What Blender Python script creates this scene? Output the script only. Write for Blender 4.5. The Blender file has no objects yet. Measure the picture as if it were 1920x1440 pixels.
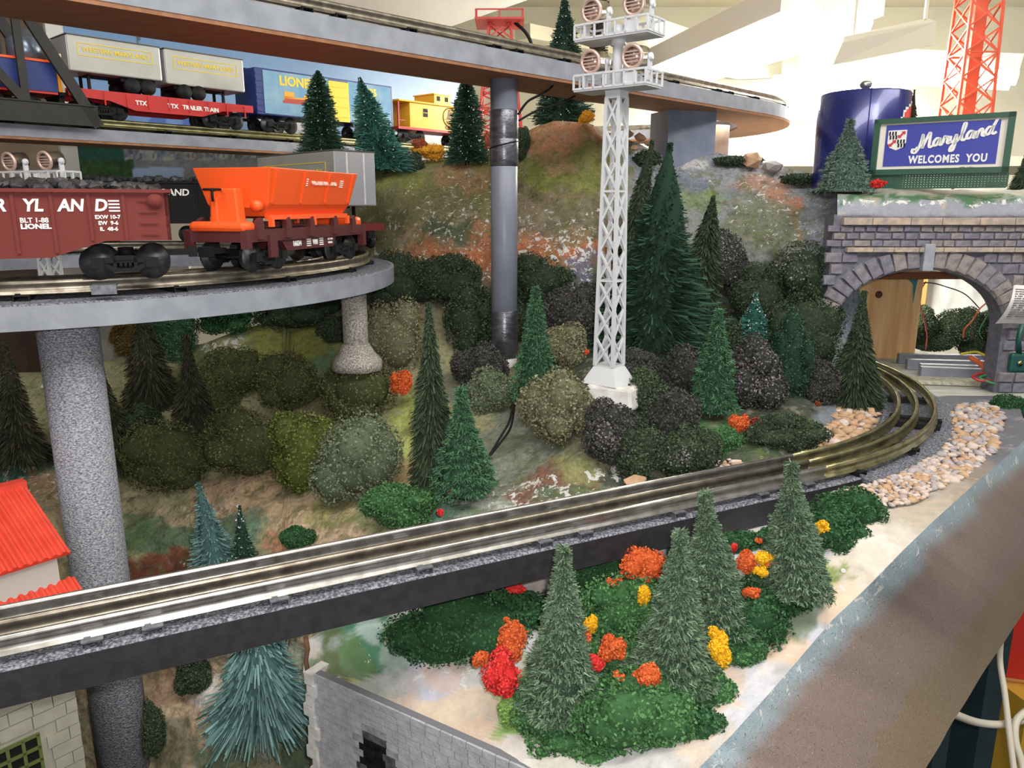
import bpy, bmesh, math, random
import numpy as np
from mathutils import Vector, Matrix, noise as mnoise

# ------------------------------------------------------------------ camera, world, light
S = 0.1                       # all lengths below are real centimetres; one scene unit is 10 cm
F_PX, PITCH = 1442.0, math.radians(13.1)
scene = bpy.context.scene
col = scene.collection
cam_d = bpy.data.cameras.new('camera'); cam = bpy.data.objects.new('camera', cam_d); col.objects.link(cam)
cam_d.sensor_width = 36.0; cam_d.lens = 36.0 * F_PX / 1920.0
cam_d.clip_start = 0.05; cam_d.clip_end = 400
cam.location = (0, 0, 0); cam.rotation_euler = (math.pi / 2 - PITCH, 0, 0)
scene.camera = cam
vs = scene.view_settings
vs.view_transform = 'Standard'; vs.look = 'None'; vs.gamma = 1.0; vs.use_curve_mapping = False
vs.exposure = 0.1
W = bpy.data.worlds.new('room_air'); scene.world = W; W.use_nodes = True
W.node_tree.nodes['Background'].inputs[0].default_value = (0.95, 0.97, 1.0, 1)
W.node_tree.nodes['Background'].inputs[1].default_value = 0.5

def lamp(name, kind, loc, energy, color=(1, 1, 1), size=1.0, target=None, size_y=None):
    ld = bpy.data.lights.new(name, kind); ld.energy = energy * S * S; ld.color = color
    o = bpy.data.objects.new(name, ld); col.objects.link(o)
    o.location = Vector(loc) * S
    if kind == 'AREA':
        ld.size = size * S
        if size_y: ld.shape = 'RECTANGLE'; ld.size_y = size_y * S
    elif kind == 'POINT': ld.shadow_soft_size = size * S
    if target is not None:
        o.rotation_euler = (Vector(target) - Vector(loc)).to_track_quat('-Z', 'Y').to_euler()
    return o
# phone flash beside the lens, and the two ceiling strip lights over the aisle
FLASH = lamp('camera_flash', 'POINT', (1.4, 0.0, 1.6), 62000, (1.0, 0.97, 0.93), 0.5)
lamp('aisle_strip_light', 'AREA', (0, 5, 70), 125000, (1.0, 0.98, 0.94), 140, (0, 75, -15), 24)
lamp('aisle_strip_light', 'AREA', (85, 35, 70), 80000, (1.0, 0.98, 0.94), 120, (30, 85, -15), 24)

# ------------------------------------------------------------------ pixel <-> place
CP, SP = math.cos(PITCH), math.sin(PITCH)
def ray(px, py):
    u, v = px - 960.0, py - 720.0
    y = F_PX * CP - v * SP; z = -F_PX * SP - v * CP
    return (u / y, 1.0, z / y)
def P(px, py, d):
    r = ray(px, py); return Vector((r[0] * d, d, r[2] * d))
def PZ(px, py, z):
    r = ray(px, py); k = z / r[2]; return Vector((r[0] * k, k, z))
def PXCM(d, py=720):          # centimetres that one pixel spans at depth d
    return d / (F_PX * CP - (py - 720) * SP)

# ------------------------------------------------------------------ materials
def lin(c):
    return tuple(((v / 255.0) / 12.92 if v / 255.0 <= 0.04045 else ((v / 255.0 + 0.055) / 1.055) ** 2.4) for v in c)
MATS = {}
def mat(name, c1, c2=None, scale=1.0, rough=0.6, metal=0.0, bump=0.0, bscale=None, fac=(0.35, 0.65), spec=0.5,
        emit=None, attr=None, detail=4.0, stretch=(1, 1, 1), coat=0.0):
    """Principled material; c1/c2 sRGB 0-255 mixed by noise (features per cm) or by a float attribute."""
    if name in MATS: return MATS[name]
    m = bpy.data.materials.new(name); m.use_nodes = True
    nt = m.node_tree; b = nt.nodes['Principled BSDF']; L = nt.links.new
    b.inputs['Roughness'].default_value = rough; b.inputs['Metallic'].default_value = metal
    b.inputs['Specular IOR Level'].default_value = spec
    if coat: b.inputs['Coat Weight'].default_value = coat
    c1 = lin(c1) + (1,)
    b.inputs['Base Color'].default_value = c1
    tc = nt.nodes.new('ShaderNodeTexCoord'); mp = nt.nodes.new('ShaderNodeMapping')
    L(tc.outputs['Object'], mp.inputs['Vector']); mp.inputs['Scale'].default_value = [s / S for s in stretch]
    if c2 is not None:
        c2 = lin(c2) + (1,)
        mix = nt.nodes.new('ShaderNodeMix'); mix.data_type = 'RGBA'
        mix.inputs[6].default_value = c1; mix.inputs[7].default_value = c2
        if attr:
            a = nt.nodes.new('ShaderNodeAttribute'); a.attribute_name = attr
            L(a.outputs['Fac'], mix.inputs[0])
        else:
            n = nt.nodes.new('ShaderNodeTexNoise'); n.inputs['Scale'].default_value = scale; n.inputs['Detail'].default_value = detail
            L(mp.outputs[0], n.inputs['Vector'])
            mr = nt.nodes.new('ShaderNodeMapRange'); mr.inputs[1].default_value = fac[0]; mr.inputs[2].default_value = fac[1]
            L(n.outputs['Fac'], mr.inputs[0]); L(mr.outputs[0], mix.inputs[0])
        L(mix.outputs[2], b.inputs['Base Color'])
    if bump:
        n2 = nt.nodes.new('ShaderNodeTexNoise'); n2.inputs['Scale'].default_value = bscale or scale * 2; n2.inputs['Detail'].default_value = 3
        L(mp.outputs[0], n2.inputs['Vector'])
        bp = nt.nodes.new('ShaderNodeBump'); bp.inputs['Strength'].default_value = min(1.0, bump); bp.inputs['Distance'].default_value = 0.1 * S
        L(n2.outputs['Fac'], bp.inputs['Height']); L(bp.outputs[0], b.inputs['Normal'])
    if emit:
        b.inputs['Emission Color'].default_value = c1; b.inputs['Emission Strength'].default_value = emit
    MATS[name] = m
    return m

def paint_mat(name, attr='paint', nscale=3.0, vary=0.35, fleck=0.0, bump=0.5, rough=0.75, bscale=3.0, mottle=()):
    """Brushed hobby paint: colours come from the point colours, broken up by noise; optional bare-plaster flecks."""
    m = bpy.data.materials.new(name); m.use_nodes = True
    nt = m.node_tree; b = nt.nodes['Principled BSDF']; L = nt.links.new; N = nt.nodes.new
    b.inputs['Roughness'].default_value = rough; b.inputs['Specular IOR Level'].default_value = 0.35
    tc = N('ShaderNodeTexCoord'); mp = N('ShaderNodeMapping'); L(tc.outputs['Object'], mp.inputs['Vector'])
    mp.inputs['Scale'].default_value = [1 / S] * 3
    a = N('ShaderNodeAttribute'); a.attribute_name = attr
    n = N('ShaderNodeTexNoise'); n.inputs['Scale'].default_value = nscale; n.inputs['Detail'].default_value = 6; n.inputs['Roughness'].default_value = 0.7
    L(mp.outputs[0], n.inputs['Vector'])
    mr = N('ShaderNodeMapRange'); mr.inputs[1].default_value = 0.25; mr.inputs[2].default_value = 0.75
    mr.inputs[3].default_value = 1 - vary; mr.inputs[4].default_value = 1 + vary
    L(n.outputs['Fac'], mr.inputs[0])
    mul = N('ShaderNodeVectorMath'); mul.operation = 'SCALE'
    L(a.outputs['Color'], mul.inputs[0]); L(mr.outputs[0], mul.inputs['Scale'])
    out = mul.outputs[0]
    for i, (c, sc, lo, hi, amt) in enumerate(mottle):          # dabs of other paints
        nm = N('ShaderNodeTexNoise'); nm.inputs['Scale'].default_value = sc; nm.inputs['Detail'].default_value = 7; nm.inputs['Roughness'].default_value = 0.62
        om = N('ShaderNodeMapping'); om.inputs['Location'].default_value = (i * 17.3, i * 5.1, i * 9.7); L(mp.outputs[0], om.inputs['Vector']); L(om.outputs[0], nm.inputs['Vector'])
        mm = N('ShaderNodeMapRange'); mm.inputs[1].default_value = lo; mm.inputs[2].default_value = hi; mm.inputs[4].default_value = amt
        L(nm.outputs['Fac'], mm.inputs[0])
        mx0 = N('ShaderNodeMix'); mx0.data_type = 'RGBA'; mx0.inputs[7].default_value = (*lin(c), 1)
        L(mm.outputs[0], mx0.inputs[0]); L(out, mx0.inputs[6]); out = mx0.outputs[2]
    if fleck:
        n3 = N('ShaderNodeTexNoise'); n3.inputs['Scale'].default_value = 1.25; n3.inputs['Detail'].default_value = 5; n3.inputs['Roughness'].default_value = 0.75
        n3.inputs['Distortion'].default_value = 0.5
        L(mp.outputs[0], n3.inputs['Vector'])
        fa = N('ShaderNodeAttribute'); fa.attribute_name = 'fleck'
        ad = N('ShaderNodeMath'); ad.operation = 'MULTIPLY_ADD'; ad.inputs[1].default_value = 0.22; L(fa.outputs['Fac'], ad.inputs[0]); L(n3.outputs['Fac'], ad.inputs[2])
        mr3 = N('ShaderNodeMapRange'); mr3.inputs[1].default_value = 0.74; mr3.inputs[2].default_value = 0.77
        L(ad.outputs[0], mr3.inputs[0])
        mx = N('ShaderNodeMix'); mx.data_type = 'RGBA'; mx.inputs[7].default_value = (*lin((205, 203, 200)), 1)
        L(mr3.outputs[0], mx.inputs[0]); L(out, mx.inputs[6]); out = mx.outputs[2]
    L(out, b.inputs['Base Color'])
    if bump:
        n2 = N('ShaderNodeTexNoise'); n2.inputs['Scale'].default_value = bscale; n2.inputs['Detail'].default_value = 6; n2.inputs['Roughness'].default_value = 0.65
        L(mp.outputs[0], n2.inputs['Vector'])
        bp = N('ShaderNodeBump'); bp.inputs['Strength'].default_value = bump; bp.inputs['Distance'].default_value = 0.25 * S
        L(n2.outputs['Fac'], bp.inputs['Height']); L(bp.outputs[0], b.inputs['Normal'])
    MATS[name] = m
    return m

# ------------------------------------------------------------------ objects
def tag(o, label=None, cat=None, group=None, kind=None):
    if label: o['label'] = label
    if cat: o['category'] = cat
    if group: o['group'] = group
    if kind: o['kind'] = kind
    return o
def thing(name, label, cat, loc=(0, 0, 0), rz=0.0, group=None, rot=None):
    o = bpy.data.objects.new(name, None); col.objects.link(o)
    o.empty_display_size = 0.1
    o.location = Vector(loc) * S
    o.rotation_euler = rot if rot else (0, 0, rz)
    return tag(o, label, cat, group)
def link_mesh(name, me, m=None, parent=None, loc=None, rz=0.0, rot=None):
    o = bpy.data.objects.new(name, me); col.objects.link(o)
    if m is not None and len(me.materials) == 0: me.materials.append(m)
    if parent is not None: o.parent = parent
    if loc is not None: o.location = Vector(loc) * S
    if rot is not None: o.rotation_euler = rot
    elif rz: o.rotation_euler = (0, 0, rz)
    return o

class MB:
    """collects boxes, bars, tubes, sweeps; build() links them as one mesh (input in cm)"""
    def __init__(self): self.v = []; self.f = []; self.sm = []
    def add(self, verts, faces, smooth=False):
        b = len(self.v); self.v.extend(tuple(p) for p in verts)
        for q in faces: self.f.append(tuple(b + i for i in q)); self.sm.append(smooth)
        return self
    def box(self, c, s, rz=0.0, M=None, taper=1.0):
        x, y, z = s[0] / 2, s[1] / 2, s[2] / 2
        t = taper
        vv = [Vector(p) for p in ((-x, -y, -z), (x, -y, -z), (x, y, -z), (-x, y, -z), (-x * t, -y * t, z), (x * t, -y * t, z), (x * t, y * t, z), (-x * t, y * t, z))]
        R = M if M is not None else Matrix.Rotation(rz, 3, 'Z')
        return self.add([R @ p + Vector(c) for p in vv], [(0, 3, 2, 1), (4, 5, 6, 7), (0, 1, 5, 4), (1, 2, 6, 5), (2, 3, 7, 6), (3, 0, 4, 7)])
    def bar(self, p, q, w, h=None, up=(0, 0, 1)):
        p, q = Vector(p), Vector(q); h = h or w; d = q - p; L = d.length
        if L < 1e-6: return self
        d /= L; u = Vector(up)
        if abs(d.dot(u)) > 0.98: u = Vector((0, 1, 0))
        x = d.cross(u).normalized(); z = x.cross(d)
        M = Matrix((x, d, z)).transposed()
        return self.box((p + q) / 2, (w, L, h), M=M)
    def tube(self, pts, r, n=8, caps=True, closed=False):
        pts = [Vector(p) for p in pts]; m = len(pts)
        rs = r if isinstance(r, (list, tuple)) else [r] * m
        vv, ff = [], []
        u = None
        for i, p in enumerate(pts):
            d = (pts[min(i + 1, m - 1)] - pts[max(i - 1, 0)])
            if closed: d = pts[(i + 1) % m] - pts[i - 1]
            d.normalize()
            if u is None:
                u = Vector((0, 0, 1)) if abs(d.z) < 0.9 else Vector((1, 0, 0))
            u = (u - d * u.dot(d)).normalized(); w = d.cross(u)
            for k in range(n):
                a = 2 * math.pi * k / n
                vv.append(p + (u * math.cos(a) + w * math.sin(a)) * rs[i])
        rng = m if closed else m - 1
        for i in range(rng):
            for k in range(n):
                a, b = i * n + k, i * n + (k + 1) % n
                c, d2 = ((i + 1) % m) * n + (k + 1) % n, ((i + 1) % m) * n + k
                ff.append((a, b, c, d2))
        if caps and not closed:
            ff.append(tuple(range(n - 1, -1, -1))); ff.append(tuple((m - 1) * n + k for k in range(n)))
        return self.add(vv, ff, True)
    def cyl(self, p, q, r, n=16, r2=None):
        return self.tube([p, q], [r, r if r2 is None else r2], n)
    def lathe(self, prof, n=24, c=(0, 0, 0), M=None):
        c = Vector(c); vv, ff = [], []
        for (r, z) in prof:
            for k in range(n):
                a = 2 * math.pi * k / n
                q = Vector((r * math.cos(a), r * math.sin(a), z))
                if M is not None: q = M @ q
                vv.append(q + c)
        for i in range(len(prof) - 1):
            for k in range(n):
                ff.append((i * n + k, i * n + (k + 1) % n, (i + 1) * n + (k + 1) % n, (i + 1) * n + k))
        ff.append(tuple(range(n - 1, -1, -1))); ff.append(tuple((len(prof) - 1) * n + k for k in range(n)))
        return self.add(vv, ff, True)
    def prism(self, poly, y0, y1, M=None, c=(0, 0, 0), smooth=False):
        """poly of (x,z) extruded along y"""
        n = len(poly); c = Vector(c)
        vv = [Vector((x, y0, z)) for x, z in poly] + [Vector((x, y1, z)) for x, z in poly]
        if M is not None: vv = [M @ q for q in vv]
        vv = [q + c for q in vv]
        ff = [tuple(range(n)), tuple(range(2 * n - 1, n - 1, -1))] + [(i, (i + n), (i + 1) % n + n, (i + 1) % n) for i in range(n)]
        return self.add(vv, ff, smooth)
    def sweep(self, path, prof, z=0.0, smooth=False, caps=True):
        """prof: closed polygon of (left offset, height) carried along a path of (x,y) or (x,y,z)"""
        m, n = len(path), len(prof); vv, ff = [], []
        for i in range(m):
            a, b = path[max(i - 1, 0)], path[min(i + 1, m - 1)]
            dx, dy = b[0] - a[0], b[1] - a[1]; l = math.hypot(dx, dy) or 1; nx, ny = -dy / l, dx / l
            zz = path[i][2] if len(path[i]) > 2 else z
            for (o, h) in prof: vv.append((path[i][0] + nx * o, path[i][1] + ny * o, zz + h))
        for i in range(m - 1):
            for k in range(n):
                ff.append((i * n + k, (i + 1) * n + k, (i + 1) * n + (k + 1) % n, i * n + (k + 1) % n))
        if caps: ff.append(tuple(range(n))); ff.append(tuple((m - 1) * n + k for k in range(n - 1, -1, -1)))
        return self.add(vv, ff, smooth)
    def mesh(self, name, m=None):
        me = bpy.data.meshes.new(name)
        me.from_pydata([(x * S, y * S, z * S) for x, y, z in self.v], [], self.f)
        me.polygons.foreach_set('use_smooth', self.sm)
        bm = bmesh.new(); bm.from_mesh(me); bmesh.ops.recalc_face_normals(bm, faces=bm.faces[:]); bm.to_mesh(me); bm.free()
        if m is not None: me.materials.append(m)
        return me
    def build(self, name, m, parent=None, loc=None, rz=0.0, rot=None, bevel=0.0):
        o = link_mesh(name, self.mesh(name, m), None, parent, loc, rz, rot)
        if bevel:
            md = o.modifiers.new('bevel', 'BEVEL'); md.width = bevel * S; md.segments = 2; md.limit_method = 'ANGLE'; md.angle_limit = math.radians(40)
        return o

def grid_mesh(name, V, m, attrs=None, smooth=True):
    """V: (rows, cols, 3) array in cm -> sheet mesh; attrs: name -> (rows, cols, 3) colours or (rows, cols) floats"""
    r, c = V.shape[:2]
    me = bpy.data.meshes.new(name)
    idx = np.arange(r * c).reshape(r, c)
    q = np.stack([idx[:-1, :-1], idx[:-1, 1:], idx[1:, 1:], idx[1:, :-1]], -1).reshape(-1, 4)
    me.vertices.add(r * c); me.vertices.foreach_set('co', (V.reshape(-1) * S).astype(np.float32))
    me.loops.add(q.size); me.loops.foreach_set('vertex_index', q.reshape(-1).astype(np.int32))
    me.polygons.add(len(q)); me.polygons.foreach_set('loop_start', (np.arange(len(q)) * 4).astype(np.int32))
    me.update(calc_edges=True); me.validate()
    me.polygons.foreach_set('use_smooth', [smooth] * len(me.polygons))
    for k, A in (attrs or {}).items():
        if A.ndim == 3:
            at = me.attributes.new(k, 'FLOAT_COLOR', 'POINT')
            full = np.ones((r * c, 4), np.float32); full[:, :3] = A.reshape(-1, 3); at.data.foreach_set('color', full.reshape(-1))
        else:
            at = me.attributes.new(k, 'FLOAT', 'POINT'); at.data.foreach_set('value', A.reshape(-1).astype(np.float32))
    me.materials.append(m)
    return me

def quads_mesh(name, Q, tone, m, extra=None, core=None):
    """Q: (n,4,3) loose quads in cm with a float tone each; core: (verts, quads) closed inner body"""
    n = len(Q); V = Q.reshape(-1, 3); T = np.repeat(tone, 4)
    fq = np.arange(n * 4).reshape(n, 4)
    if core is not None:
        cv, cf, ct = core
        fq = np.vstack([fq, np.asarray(cf) + len(V)]); V = np.vstack([V, cv]); T = np.concatenate([T, ct])
    me = bpy.data.meshes.new(name)
    me.vertices.add(len(V)); me.vertices.foreach_set('co', (V * S).reshape(-1).astype(np.float32))
    me.loops.add(fq.size); me.loops.foreach_set('vertex_index', fq.reshape(-1).astype(np.int32))
    me.polygons.add(len(fq)); me.polygons.foreach_set('loop_start', (np.arange(len(fq)) * 4).astype(np.int32))
    me.update(calc_edges=True)
    at = me.attributes.new('tone', 'FLOAT', 'POINT'); at.data.foreach_set('value', T.astype(np.float32))
    if m is not None: me.materials.append(m)
    return me

def vnoise(p, sc, oct=3, seed=0.0):
    v, a = 0.0, 1.0
    q = Vector(p) * sc + Vector((seed * 7.3, seed * 3.1, seed))
    for _ in range(oct):
        v += a * mnoise.noise(q); a *= 0.5; q = q * 2.03
    return v

FONT = {}
def text_mesh(s, size, bold=0.0, shear=0.0, depth=0.02, space=1.0, align='CENTER'):
    """flat lettering as a mesh in the local XZ plane (reads along +x, up +z, front at -y)"""
    cu = bpy.data.curves.new('lettering', 'FONT'); cu.body = s; cu.size = size * S; cu.offset = bold * S; cu.shear = shear
    cu.extrude = depth * S; cu.space_character = space; cu.align_x = align; cu.align_y = 'CENTER'; cu.resolution_u = 3
    t = bpy.data.objects.new('tmp', cu); col.objects.link(t)
    dg = bpy.context.evaluated_depsgraph_get()
    me = bpy.data.meshes.new_from_object(t.evaluated_get(dg))
    bpy.data.objects.remove(t); bpy.data.curves.remove(cu)
    me.transform(Matrix.Rotation(math.pi / 2, 4, 'X'))
    me.materials.clear()
    return me
def text(s, size, m, parent, loc, rz=0.0, rot=None, name='lettering', sx=1.0, **kw):
    me = text_mesh(s, size, **kw)
    if sx != 1.0: me.transform(Matrix.Diagonal((sx, 1, 1, 1)))
    return link_mesh(name, me, m, parent, loc, rz, rot)
def arc(cx, cy, R, a0, a1, n):
    return [(cx + R * math.cos(math.radians(a0 + (a1 - a0) * i / n)), cy + R * math.sin(math.radians(a0 + (a1 - a0) * i / n))) for i in range(n + 1)]
def offset_path(path, o):
    out = []
    m = len(path)
    for i in range(m):
        a, b = path[max(i - 1, 0)], path[min(i + 1, m - 1)]
        dx, dy = b[0] - a[0], b[1] - a[1]; l = math.hypot(dx, dy) or 1
        out.append((path[i][0] - dy / l * o, path[i][1] + dx / l * o))
    return out
def resample(path, step):
    out = [path[0]]; acc = 0.0
    for (a, b) in zip(path[:-1], path[1:]):
        l = math.hypot(b[0] - a[0], b[1] - a[1]); t = step - acc
        while t <= l:
            out.append((a[0] + (b[0] - a[0]) * t / l, a[1] + (b[1] - a[1]) * t / l)); t += step
        acc = (acc + l) % step
    return out
def point_at(path, s):
    for (a, b) in zip(path[:-1], path[1:]):
        l = math.hypot(b[0] - a[0], b[1] - a[1])
        if s <= l: 
            k = s / l
            return (a[0] + (b[0] - a[0]) * k, a[1] + (b[1] - a[1]) * k), math.atan2(b[1] - a[1], b[0] - a[0])
        s -= l
    return path[-1], math.atan2(path[-1][1] - path[-2][1], path[-1][0] - path[-2][0])
def plen(path): return sum(math.hypot(b[0] - a[0], b[1] - a[1]) for a, b in zip(path[:-1], path[1:]))
# ------------------------------------------------------------------ shared materials
M_GREY = mat('grey_deck_paint', (142, 146, 156), (124, 128, 138), 0.5, 0.55, bump=0.15, bscale=6)
M_BROWN = mat('brown_hardboard', (152, 106, 74), (134, 90, 60), 0.4, 0.7, stretch=(1, 4, 1))
M_BLACKP = mat('black_fascia_paint', (44, 43, 46), (34, 33, 36), 1.5, 0.5, bump=0.1, bscale=8)
M_BALLAST = mat('speckled_ballast', (70, 73, 84), (150, 152, 160), 7.0, 0.9, bump=0.9, bscale=9, fac=(0.4, 0.68), spec=.2)
M_STEEL = mat('bright_steel', (205, 202, 196), (165, 160, 152), 1.2, 0.28, 0.92, stretch=(1, 1, 1))
M_OLDSTEEL = mat('worn_steel', (150, 142, 128), (112, 104, 92), 1.2, 0.38, 0.85)
M_BRASS = mat('brassy_rail', (170, 164, 126), (126, 120, 84), 0.8, 0.3, 0.9)
M_TIE = mat('black_tie', (22, 22, 23), None, rough=0.7, spec=.25)
M_TIEG = mat('dulled_grey_tie', (120, 122, 128), (90, 92, 100), 3, 0.5, 0.5)
M_STONEPAINT = mat('stone_fleck_paint', (92, 96, 108), (176, 176, 182), 9.0, 0.85, bump=1.0, bscale=8, fac=(0.36, 0.66), spec=.2, stretch=(.7, .7, 1.3))
M_STONEPAINT2 = mat('warm_stone_fleck_paint', (120, 112, 106), (206, 200, 192), 7.0, 0.75, bump=1.0, bscale=6.5, fac=(0.36, 0.66))
M_PVC = mat('grey_pipe_paint', (122, 126, 140), (112, 116, 130), 0.3, 0.4)
M_TAPE = mat('silver_duct_tape', (120, 120, 126), (88, 88, 96), 0.8, 0.3, 0.75, bump=0.25, bscale=3, stretch=(1, 1, 3))
M_WHITEPL = mat('bare_plaster', (214, 212, 210), (190, 186, 182), 1, 0.8, bump=0.4)
M_WHITE = mat('white_print', (232, 230, 226), None, rough=0.6)
M_BLACK = mat('black_plastic', (20, 20, 21), None, rough=0.65, spec=.25)
M_TOWERG = mat('pale_grey_plastic', (196, 198, 202), None, rough=0.45)
M_LAND = paint_mat('brushed_landscape_paint', vary=0.5, fleck=1.0, bump=1.0, nscale=2.6, bscale=1.9, mottle=(((96, 104, 58), .55, .54, .6, .55), ((140, 134, 120), .8, .57, .63, .6), ((84, 70, 54), .7, .58, .64, .5), ((58, 66, 48), 1.1, .6, .66, .5)))
M_LAND2 = paint_mat('smooth_plaster_paint', vary=0.16, fleck=1.0, bump=0.45, nscale=1.2, bscale=1.5, mottle=(((168, 176, 184), .35, .55, .66, .5), ((206, 178, 154), .4, .57, .68, .5)))

# ------------------------------------------------------------------ the track plan of the lower level
ZR = -19.0                                   # rail tops, lower level
CX, CY, RC = 5.5, 90.6, 38.5                 # centre line of the big curve
AX, AY = CX + RC * math.cos(math.radians(-63.4)), CY + RC * math.sin(math.radians(-63.4))
DIRX, DIRY = math.cos(math.radians(26.6)), math.sin(math.radians(26.6))
LOW_STRAIGHT = [(AX - DIRX * t, AY - DIRY * t) for t in (92, 60, 40, 20, 0)]
LOW_CURVE = arc(CX, CY, RC, -63.4, 40, 50)
def track_dist(x, y):
    """distance from the centre line of the lower track"""
    if (x - AX) * DIRX + (y - AY) * DIRY < 0:
        return abs(-(x - AX) * DIRY + (y - AY) * DIRX)
    return abs(math.hypot(x - CX, y - CY) - RC)
DECK_END = 12.0                              # the deck runs this far (degrees) into the curve

# ------------------------------------------------------------------ depth fields for the hill and the front slope
class Field:
    def __init__(self, pts):
        self.p = np.array([(a / 100., b / 100.) for a, b, c in pts]); d = np.array([c for a, b, c in pts], float)
        n = len(pts)
        K = self.k(self.p[:, None] - self.p[None]) + np.eye(n) * 0.02
        A = np.zeros((n + 3, n + 3)); A[:n, :n] = K; A[:n, n] = 1; A[:n, n + 1:] = self.p; A[n, :n] = 1; A[n + 1:, :n] = self.p.T
        self.w = np.linalg.solve(A, np.concatenate([d, np.zeros(3)]))
    @staticmethod
    def k(dv):
        r2 = (dv ** 2).sum(-1); return np.where(r2 > 1e-9, 0.5 * r2 * np.log(np.maximum(r2, 1e-9)), 0.0)
    def __call__(self, px, py):
        px = np.asarray(px, float); py = np.asarray(py, float)
        q = np.stack([px.ravel() / 100, py.ravel() / 100], -1)
        v = self.k(q[:, None] - self.p[None]) @ self.w[:len(self.p)] + self.w[len(self.p)] + q @ self.w[len(self.p) + 1:]
        v = v.reshape(px.shape)
        return float(v) if v.ndim == 0 else v
def pl(px, py, z=-20.6):
    return (px, py, PZ(px, py, z).y)

HILL = Field([
 (-420, 700, 108), (-420, 1000, 80), (-420, 1450, 60),
 (-60, 690, 104), (-60, 860, 84), (-60, 1000, 74), (-60, 1150, 66), (-60, 1450, 55),
 (200, 670, 102), (200, 800, 86), (200, 950, 75), (200, 1080, 66), (200, 1250, 59), (200, 1450, 53),
 (450, 615, 102), (450, 700, 90), (450, 800, 81), (450, 900, 73), (450, 1000, 65), (450, 1080, 61), (450, 1250, 55), (450, 1450, 50),
 (640, 580, 99), (640, 680, 87), (640, 760, 79), (640, 860, 70), (640, 950, 63), (640, 1040, 57), (640, 1250, 52), (640, 1450, 49),
 (600, 325, 113), (600, 450, 110), (560, 330, 113), (700, 320, 107), (700, 480, 98), (800, 300, 108), (800, 400, 99), (800, 500, 94), (800, 600, 89), (800, 700, 81), (800, 800, 72), (800, 900, 62), (800, 980, 56), (800, 1150, 51),
 (945, 262, 108), (945, 400, 97), (945, 500, 92), (945, 600, 88), (945, 690, 81), (945, 800, 70), (945, 900, 61), (945, 970, 55.5), (945, 1100, 51.5),
 (1100, 225, 106), (1100, 350, 97), (1100, 500, 90), (1100, 600, 83), (1100, 700, 71), (1150, 735, 66.5), (1100, 850, 60), (1100, 930, 56), (1100, 1050, 52),
 (1250, 285, 108), (1250, 350, 102), (1250, 500, 93), (1250, 650, 82), (1250, 750, 71), (1250, 850, 62), (1250, 920, 57.5), (1250, 1000, 53),
 (1400, 290, 108), (1400, 400, 99), (1400, 500, 94), (1400, 650, 85), (1400, 750, 75), pl(1400, 850, -20.0), pl(1400, 900),
 (1550, 345, 100), (1550, 450, 92), (1550, 550, 89), (1550, 650, 86), (1540, 740, 79), pl(1520, 800, -20), pl(1550, 860), (1620, 365, 94), (1620, 480, 90), (1620, 650, 90)])

FRONT = Field([pl(*p) for p in ((1300, 900), (1400, 880), (1400, 930), (1500, 840), (1500, 900), (1600, 790), (1600, 860), (1600, 930), (1680, 760), (1700, 700), (1650, 690), (1780, 800), (1850, 740), (1850, 830),
   (1905, 840), (1930, 760), (1760, 900), (1680, 920), (1700, 960), (1747, 980), (1830, 900), (1940, 825))] + [
 (1545, 950, 50), (1640, 970, 47.8), (1400, 1030, 46.5), (1300, 1050, 47), (1400, 1120, 44.5), (1627, 1100, 43.2), (1560, 1163, 41.5), (1200, 1100, 46.5), (1000, 1120, 46.5), (800, 1180, 46), (620, 1200, 47),
 (1200, 1250, 40.5), (1300, 1150, 43.5), (1480, 1257, 38.3), (1000, 1260, 41.5), (1000, 1330, 38.5), (800, 1290, 42), (600, 1270, 45), (1373, 1377, 34.8), (1000, 1440, 35.5), (1150, 1440, 34.2), (1310, 1440, 33.2), (800, 1380, 38.8), (700, 1300, 43), (900, 1440, 36.5), (1200, 1350, 36.5)])

def paint(px, py, base, blobs, seed=0, jitter=26):
    """colours of the brushed-on paint: base colour overlaid by ragged patches (centre, radii, colour, cover)"""
    shp = px.shape
    C = np.zeros(shp + (3,)); C[:] = base if not callable(base) else base(px, py)
    fl = np.zeros(shp)
    jx = np.zeros(shp); jy = np.zeros(shp); e = np.zeros(shp)
    it = np.ndindex(shp)
    for i in it:
        a, b = px[i], py[i]
        jx[i] = vnoise((a, b, 1.7), 1 / 60., 4, seed); jy[i] = vnoise((a, b, 9.1), 1 / 60., 4, seed + 3); e[i] = vnoise((a, b, 4.4), 1 / 22., 3, seed + 8)
    qx, qy = px + jx * jitter, py + jy * jitter
    for (cx, cy, rx, ry, c, k) in blobs:
        r = np.sqrt(((qx - cx) / rx) ** 2 + ((qy - cy) / ry) ** 2) + e * 0.28
        w = np.clip((1.12 - r) / 0.24, 0, 1) * k
        if c == 'fleck': fl = np.maximum(fl, w); continue
        C = C * (1 - w[..., None]) + np.array(lin(c)) * w[..., None]
    return C, fl

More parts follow.
